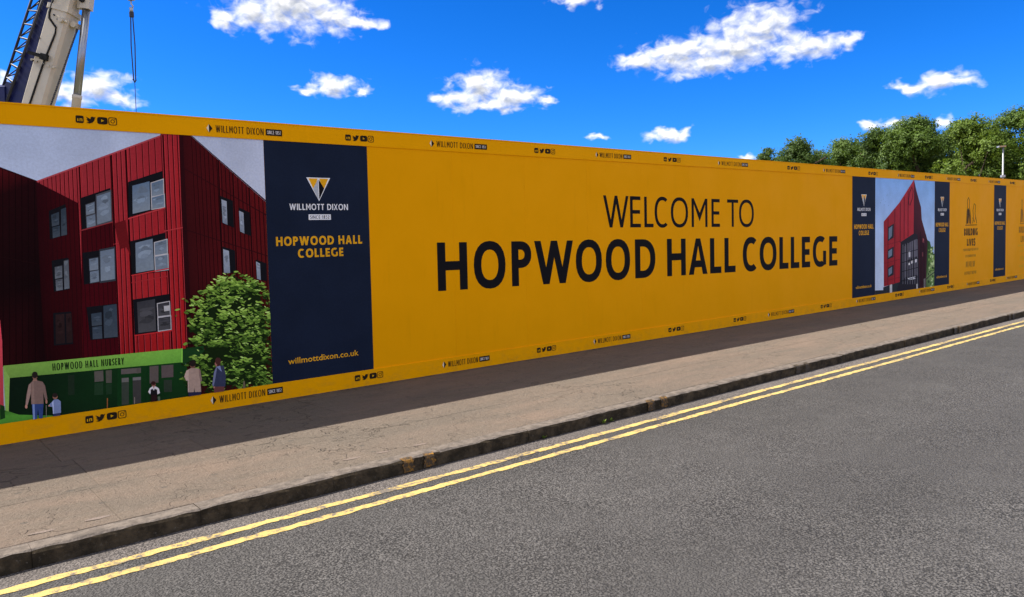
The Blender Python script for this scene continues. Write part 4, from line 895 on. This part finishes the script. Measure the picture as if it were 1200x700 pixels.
# carrier, out of sight behind the boards from the pavement
base = Vector((piv.x, piv.y, 0)) + RH * .6; gz = Z(base.x) - .2
def cb_(mb, u0, u1, w0, w1, z0, z1): mb.box(u0, u1, w0, w1, z0, z1, lambda u, w_, z: tuple(base + RH * u + FH * w_ + UP * (z + gz - base.z)))
mb = MB(); cb_(mb, -4.8, 4.6, -1.2, 1.2, .75, 1.25); cb_(mb, -5.0, 4.4, -1.28, 1.28, 1.25, 1.4); mb.build('chassis', M['crane_blue'], crane)
mb = MB(); cb_(mb, 4.6, 6.3, -1.25, 1.25, .6, 2.7); mb.build('carrier_cab', M['cream'], crane)
mb = MB(); cb_(mb, 6.302, 6.31, -1.1, 1.1, 1.6, 2.5); mb.build('windscreen', M['cabglass'], crane)
mb = MB(); cb_(mb, -3.2, 1.0, -.9, .9, 1.45, 2.2); cb_(mb, -1.0, -.2, -.75, -.45, 2.2, 2.75); cb_(mb, -1.0, -.2, .45, .75, 2.2, 2.75); mb.build('turntable', M['cream'], crane)
mb = MB(); cb_(mb, -4.3, -3.2, -1.2, 1.2, 1.45, 2.7); mb.build('counterweight', M['steel_dark'], crane)
mb = MB(); cb_(mb, .2, 1.9, -1.75, -.95, 1.45, 3.1); mb.build('operator_cab', M['cream'], crane)
for u in (-3.6, -2.1, 2.4, 3.8):
    for s_ in (-1, 1):
        c = base + RH * u + UP * (.62 + gz - base.z) + FH * s_ * .95; mb = MB(); mb.tube([c - FH * .2, c + FH * .2], .62, 20); mb.build('wheel', M['rubber'], crane)
for u in (-4.4, .6):
    for s_ in (-1, 1):
        c = base + RH * u + UP * (gz - base.z); mb = MB(); mb.obox(c + UP * .95 + FH * s_ * .9, c + UP * .95 + FH * s_ * 2.6, .24, .2, UP); mb.tube([c + UP * 1. + FH * s_ * 2.5, c + UP * .0 + FH * s_ * 2.5], [.09, .09], 10); mb.tube([c + UP * .06 + FH * s_ * 2.5, c + FH * s_ * 2.5 - UP * .005], .3, 12); mb.build('outrigger', M['cream'], crane)
# ------------------------------------------------------------------ trees, lamp column, small growth
def m_leaf(name, a, b_, tr):
    m_ = bpy.data.materials.new(name); m_.use_nodes = True; t = m_.node_tree; t.nodes.clear()
    at = N(t, 'ShaderNodeVertexColor', layer_name='col').outputs[0]
    sep = N(t, 'ShaderNodeSeparateColor'); t.links.new(at, sep.inputs[0])
    c = mixc(t, sep.outputs[0], a, b_)
    p = N(t, 'ShaderNodeBsdfPrincipled'); p.inputs['Roughness'].default_value = .55; p.inputs['Specular IOR Level'].default_value = .25; t.links.new(c, p.inputs['Base Color'])
    tl = N(t, 'ShaderNodeBsdfTranslucent'); t.links.new(mixc(t, .5, c, tr), tl.inputs[0])
    ms = N(t, 'ShaderNodeMixShader'); ms.inputs[0].default_value = .35; t.links.new(p.outputs[0], ms.inputs[1]); t.links.new(tl.outputs[0], ms.inputs[2])
    o = N(t, 'ShaderNodeOutputMaterial'); t.links.new(ms.outputs[0], o.inputs[0]); return m_
M['leaf'] = [m_leaf('leaf_mid', (.044, .082, .011), (.118, .185, .030), (.165, .26, .02)), m_leaf('leaf_dark', (.034, .066, .012), (.090, .145, .028), (.13, .20, .02)), m_leaf('leaf_fresh', (.058, .104, .010), (.148, .215, .030), (.20, .29, .02))]
M['bark'] = m_noisy('bark', (.10, .075, .05), (.05, .038, .026), 5, .9, .1, .7, .03, stretch=(1, 1, .2))
def tree(px, ytop, halfw, dep, kind, label, seed, squash=1.):
    r_ = random.Random(seed)
    P = CAMP + (CF + CR * ((px - 600) / 900) - CU * ((ytop - 350) / 900)) * dep
    gz = Z(P.x) - .2; base = Vector((P.x, P.y, gz)); ht = P.z - gz; rad = halfw * dep / 900
    root = empty('broadleaf_tree', base); tag(root, label, 'tree', 'trees beyond the hoarding')
    mb = MB(); n = 7; tp = [Vector((r_.gauss(0, .12) * k, r_.gauss(0, .12) * k, ht * .8 * k / n)) for k in range(n + 1)]
    mb.tube(tp, [.34 * (ht / 13) * (1 - .85 * k / n) + .03 for k in range(n + 1)], 9)
    lo = ht * .16; cz = (ht + lo) / 2; rz = (ht - lo) / 2
    # clumps: large lobes filled with small sprays
    lobes = []
    for k in range(int(46 * max(.8, min(1.7, rad / 3)))):
        a = r_.uniform(0, 2 * math.pi); u = r_.uniform(-.95, .96); rr = math.sqrt(max(0, 1 - u * u)) * r_.uniform(.3, 1.) 
        lobes.append((Vector((math.cos(a) * rr * rad * .8, math.sin(a) * rr * rad * .8, cz + u * rz * .86)), r_.uniform(.24, .42) * min(max(rad, 1.9), 3.2)))
    lobes.append((Vector((0, 0, ht - .35 * min(rad, 3))), .34 * min(rad, 3)))
    for k in range(9):
        c, q = lobes[k]; h0 = ht * r_.uniform(.2, .5); i = min(n, int(h0 / (ht * .8) * n)); a = tp[i]; b = a + (c - a) * .5 + Vector((0, 0, -.2)); mb.tube([a, b, c], [.10, .06, .02], 6)
    mb.build('trunk', M['bark'], root, True)
    v = []; f = []; cols = []
    sprays = []
    for c, q in lobes:
        for s in range(int(36 * (q / 1.) ** 1.3) + 12):
            dv = Vector((r_.gauss(0, 1), r_.gauss(0, 1), r_.gauss(0, 1))).normalized(); rr = q * r_.uniform(.45, 1.12) * (1.18 if r_.random() < .12 else 1)
            sp = c + Vector((dv.x * rr, dv.y * rr, dv.z * rr * .85))
            if sp.z > lo * .6: sprays.append((sp, dv))
    for sp, dv in sprays:
        tone = r_.uniform(.1, .9)
        for k in range(15):
            p = sp + Vector((r_.gauss(0, .17), r_.gauss(0, .17), r_.gauss(0, .13)))
            nrm = (dv * 1.1 + Vector((r_.gauss(0, .42), r_.gauss(0, .42), r_.gauss(.35, .42)))).normalized()
            x = nrm.orthogonal().normalized(); x = Matrix.Rotation(r_.uniform(0, 6.28), 3, nrm) @ x; y = nrm.cross(x)
            L = r_.uniform(.14, .26); wd = L * r_.uniform(.45, .65); o = len(v)
            v += [p - x * L * .5, p + y * wd * .5, p + x * L * .5 - nrm * L * .12, p - y * wd * .5]; f.append((o, o + 1, o + 2, o + 3))
            t_ = min(1, max(0, tone + r_.uniform(-.25, .25))); cols += [(t_, t_, t_)] * 4
    mesh('crown', v, f, M['leaf'][kind], root, cols=cols)
    return len(f)
nl = 0
for a in [(899, 172, 19, 72, 1, 'small dark tree rising least above the hoarding, past the welcome lettering', 1), (938, 161, 36, 70, 1, 'rounded dark green tree next to the small one at the open-sky end of the row', 2), (984, 161, 34, 74, 0, 'thin loose tree with sky gaps next to the rounded dark green tree', 3), (1030, 147, 34, 70, 1, 'dark tree leaning on the tall domed tree above the picture of the pointed building', 4), (1074, 133, 46, 68, 0, 'tall domed mid green tree above the picture of the pointed building', 5),
    (1142, 131, 42, 64, 2, 'fresh green tree beside the lamp column', 6), (1190, 124, 46, 66, 0, 'tall bushy tree rising behind the lamp column', 7), (1240, 112, 48, 62, 2, 'broad fresh green tree past the lamp column', 8), (1108, 153, 42, 78, 1, 'lower dark tree filling the dip between the domed and the fresh green trees', 9), (1005, 168, 42, 82, 1, 'low dark tree filling in behind the thin loose tree', 10), (1165, 150, 50, 80, 1, 'low dark tree filling in behind the lamp column', 11), (1052, 160, 52, 82, 1, 'low dark tree filling in behind the domed tree', 12), (960, 172, 42, 84, 1, 'low dark tree filling in behind the rounded dark green tree', 14), (915, 181, 30, 86, 1, 'lowest dark tree filling in behind the small tree', 15), (1300, 108, 54, 60, 0, 'last tall tree of the row up the street', 13)]:
    nl += tree(*a)
print('leaves', nl)
# lamp column
lp = CAMP + (CF + CR * ((1175.6 - 600) / 900) - CU * ((172 - 350) / 900)) * 44.0
lb = Vector((lp.x, lp.y, Z(lp.x) - .2)); hh = lp.z - lb.z
lamp = tag(empty('street_lamp', lb), 'slim grey lamp column with a flat head in front of the trees', 'street lamp')
mb = MB(); mb.tube([(0, 0, 0), (0, 0, 1.3), (0, 0, 1.35), (0, 0, hh - .05)], [.085, .085, .055, .036], 14); mb.build('column', M['galv'], lamp, True)
l_, r2 = -RH * .30, RH * .10
mb = MB(); mb.prof(Vector((0, 0, hh)) + l_, Vector((0, 0, hh + .02)) + r2, [(-.13, -.035), (.13, -.035), (.1, .05), (-.1, .05)], FH); mb.build('lamp_head', M['galv'], lamp)
mb = MB(); mb.prof(Vector((0, 0, hh - .045)) + l_ * .85, Vector((0, 0, hh - .035)) + RH * .02, [(-.1, -.008), (.1, -.008), (.1, .008), (-.1, .008)], FH); mb.build('lens', M['cabglass'], lamp)
mb = MB(); mb.obox(Vector((0, 0, hh - 1.75)), Vector((0, 0, hh - 1.62)) , .2, .16, RH); mb.build('bracket', M['galv'], lamp)
# weeds in the gutter
M['weed'] = m_noisy('weed_leaf', (.10, .17, .02), (.16, .20, .03), 30, .6, .2, 0)
for wx, sz, wl in ((5.16, 1., 'larger green weed of the pair sprouting at the kerb foot'), (5.27, .8, 'smaller green weed of the pair sprouting at the kerb foot'), (4.42, .7, 'lone tiny weed at the kerb foot away from the pair')):
    r_ = random.Random(int(wx * 100)); wd = tag(empty('weed', (wx, -PW - .02, Z(wx) - KH + .004)), wl, 'weed', 'weeds in the gutter')
    mb = MB()
    for k in range(11):
        a = r_.uniform(math.pi * .9, math.pi * 2.1); L = r_.uniform(.03, .06) * sz; e = r_.uniform(.3, 1.2); d_ = Vector((math.cos(a) * math.cos(e), math.sin(a) * math.cos(e), math.sin(e))); s_ = d_.cross(UP).normalized() * L * .28
        mb.add([(0, 0, 0), d_ * L * .55 + s_, d_ * L, d_ * L * .55 - s_], [(0, 1, 2, 3)])
    mb.build('leaf_tuft', M['weed'], wd)
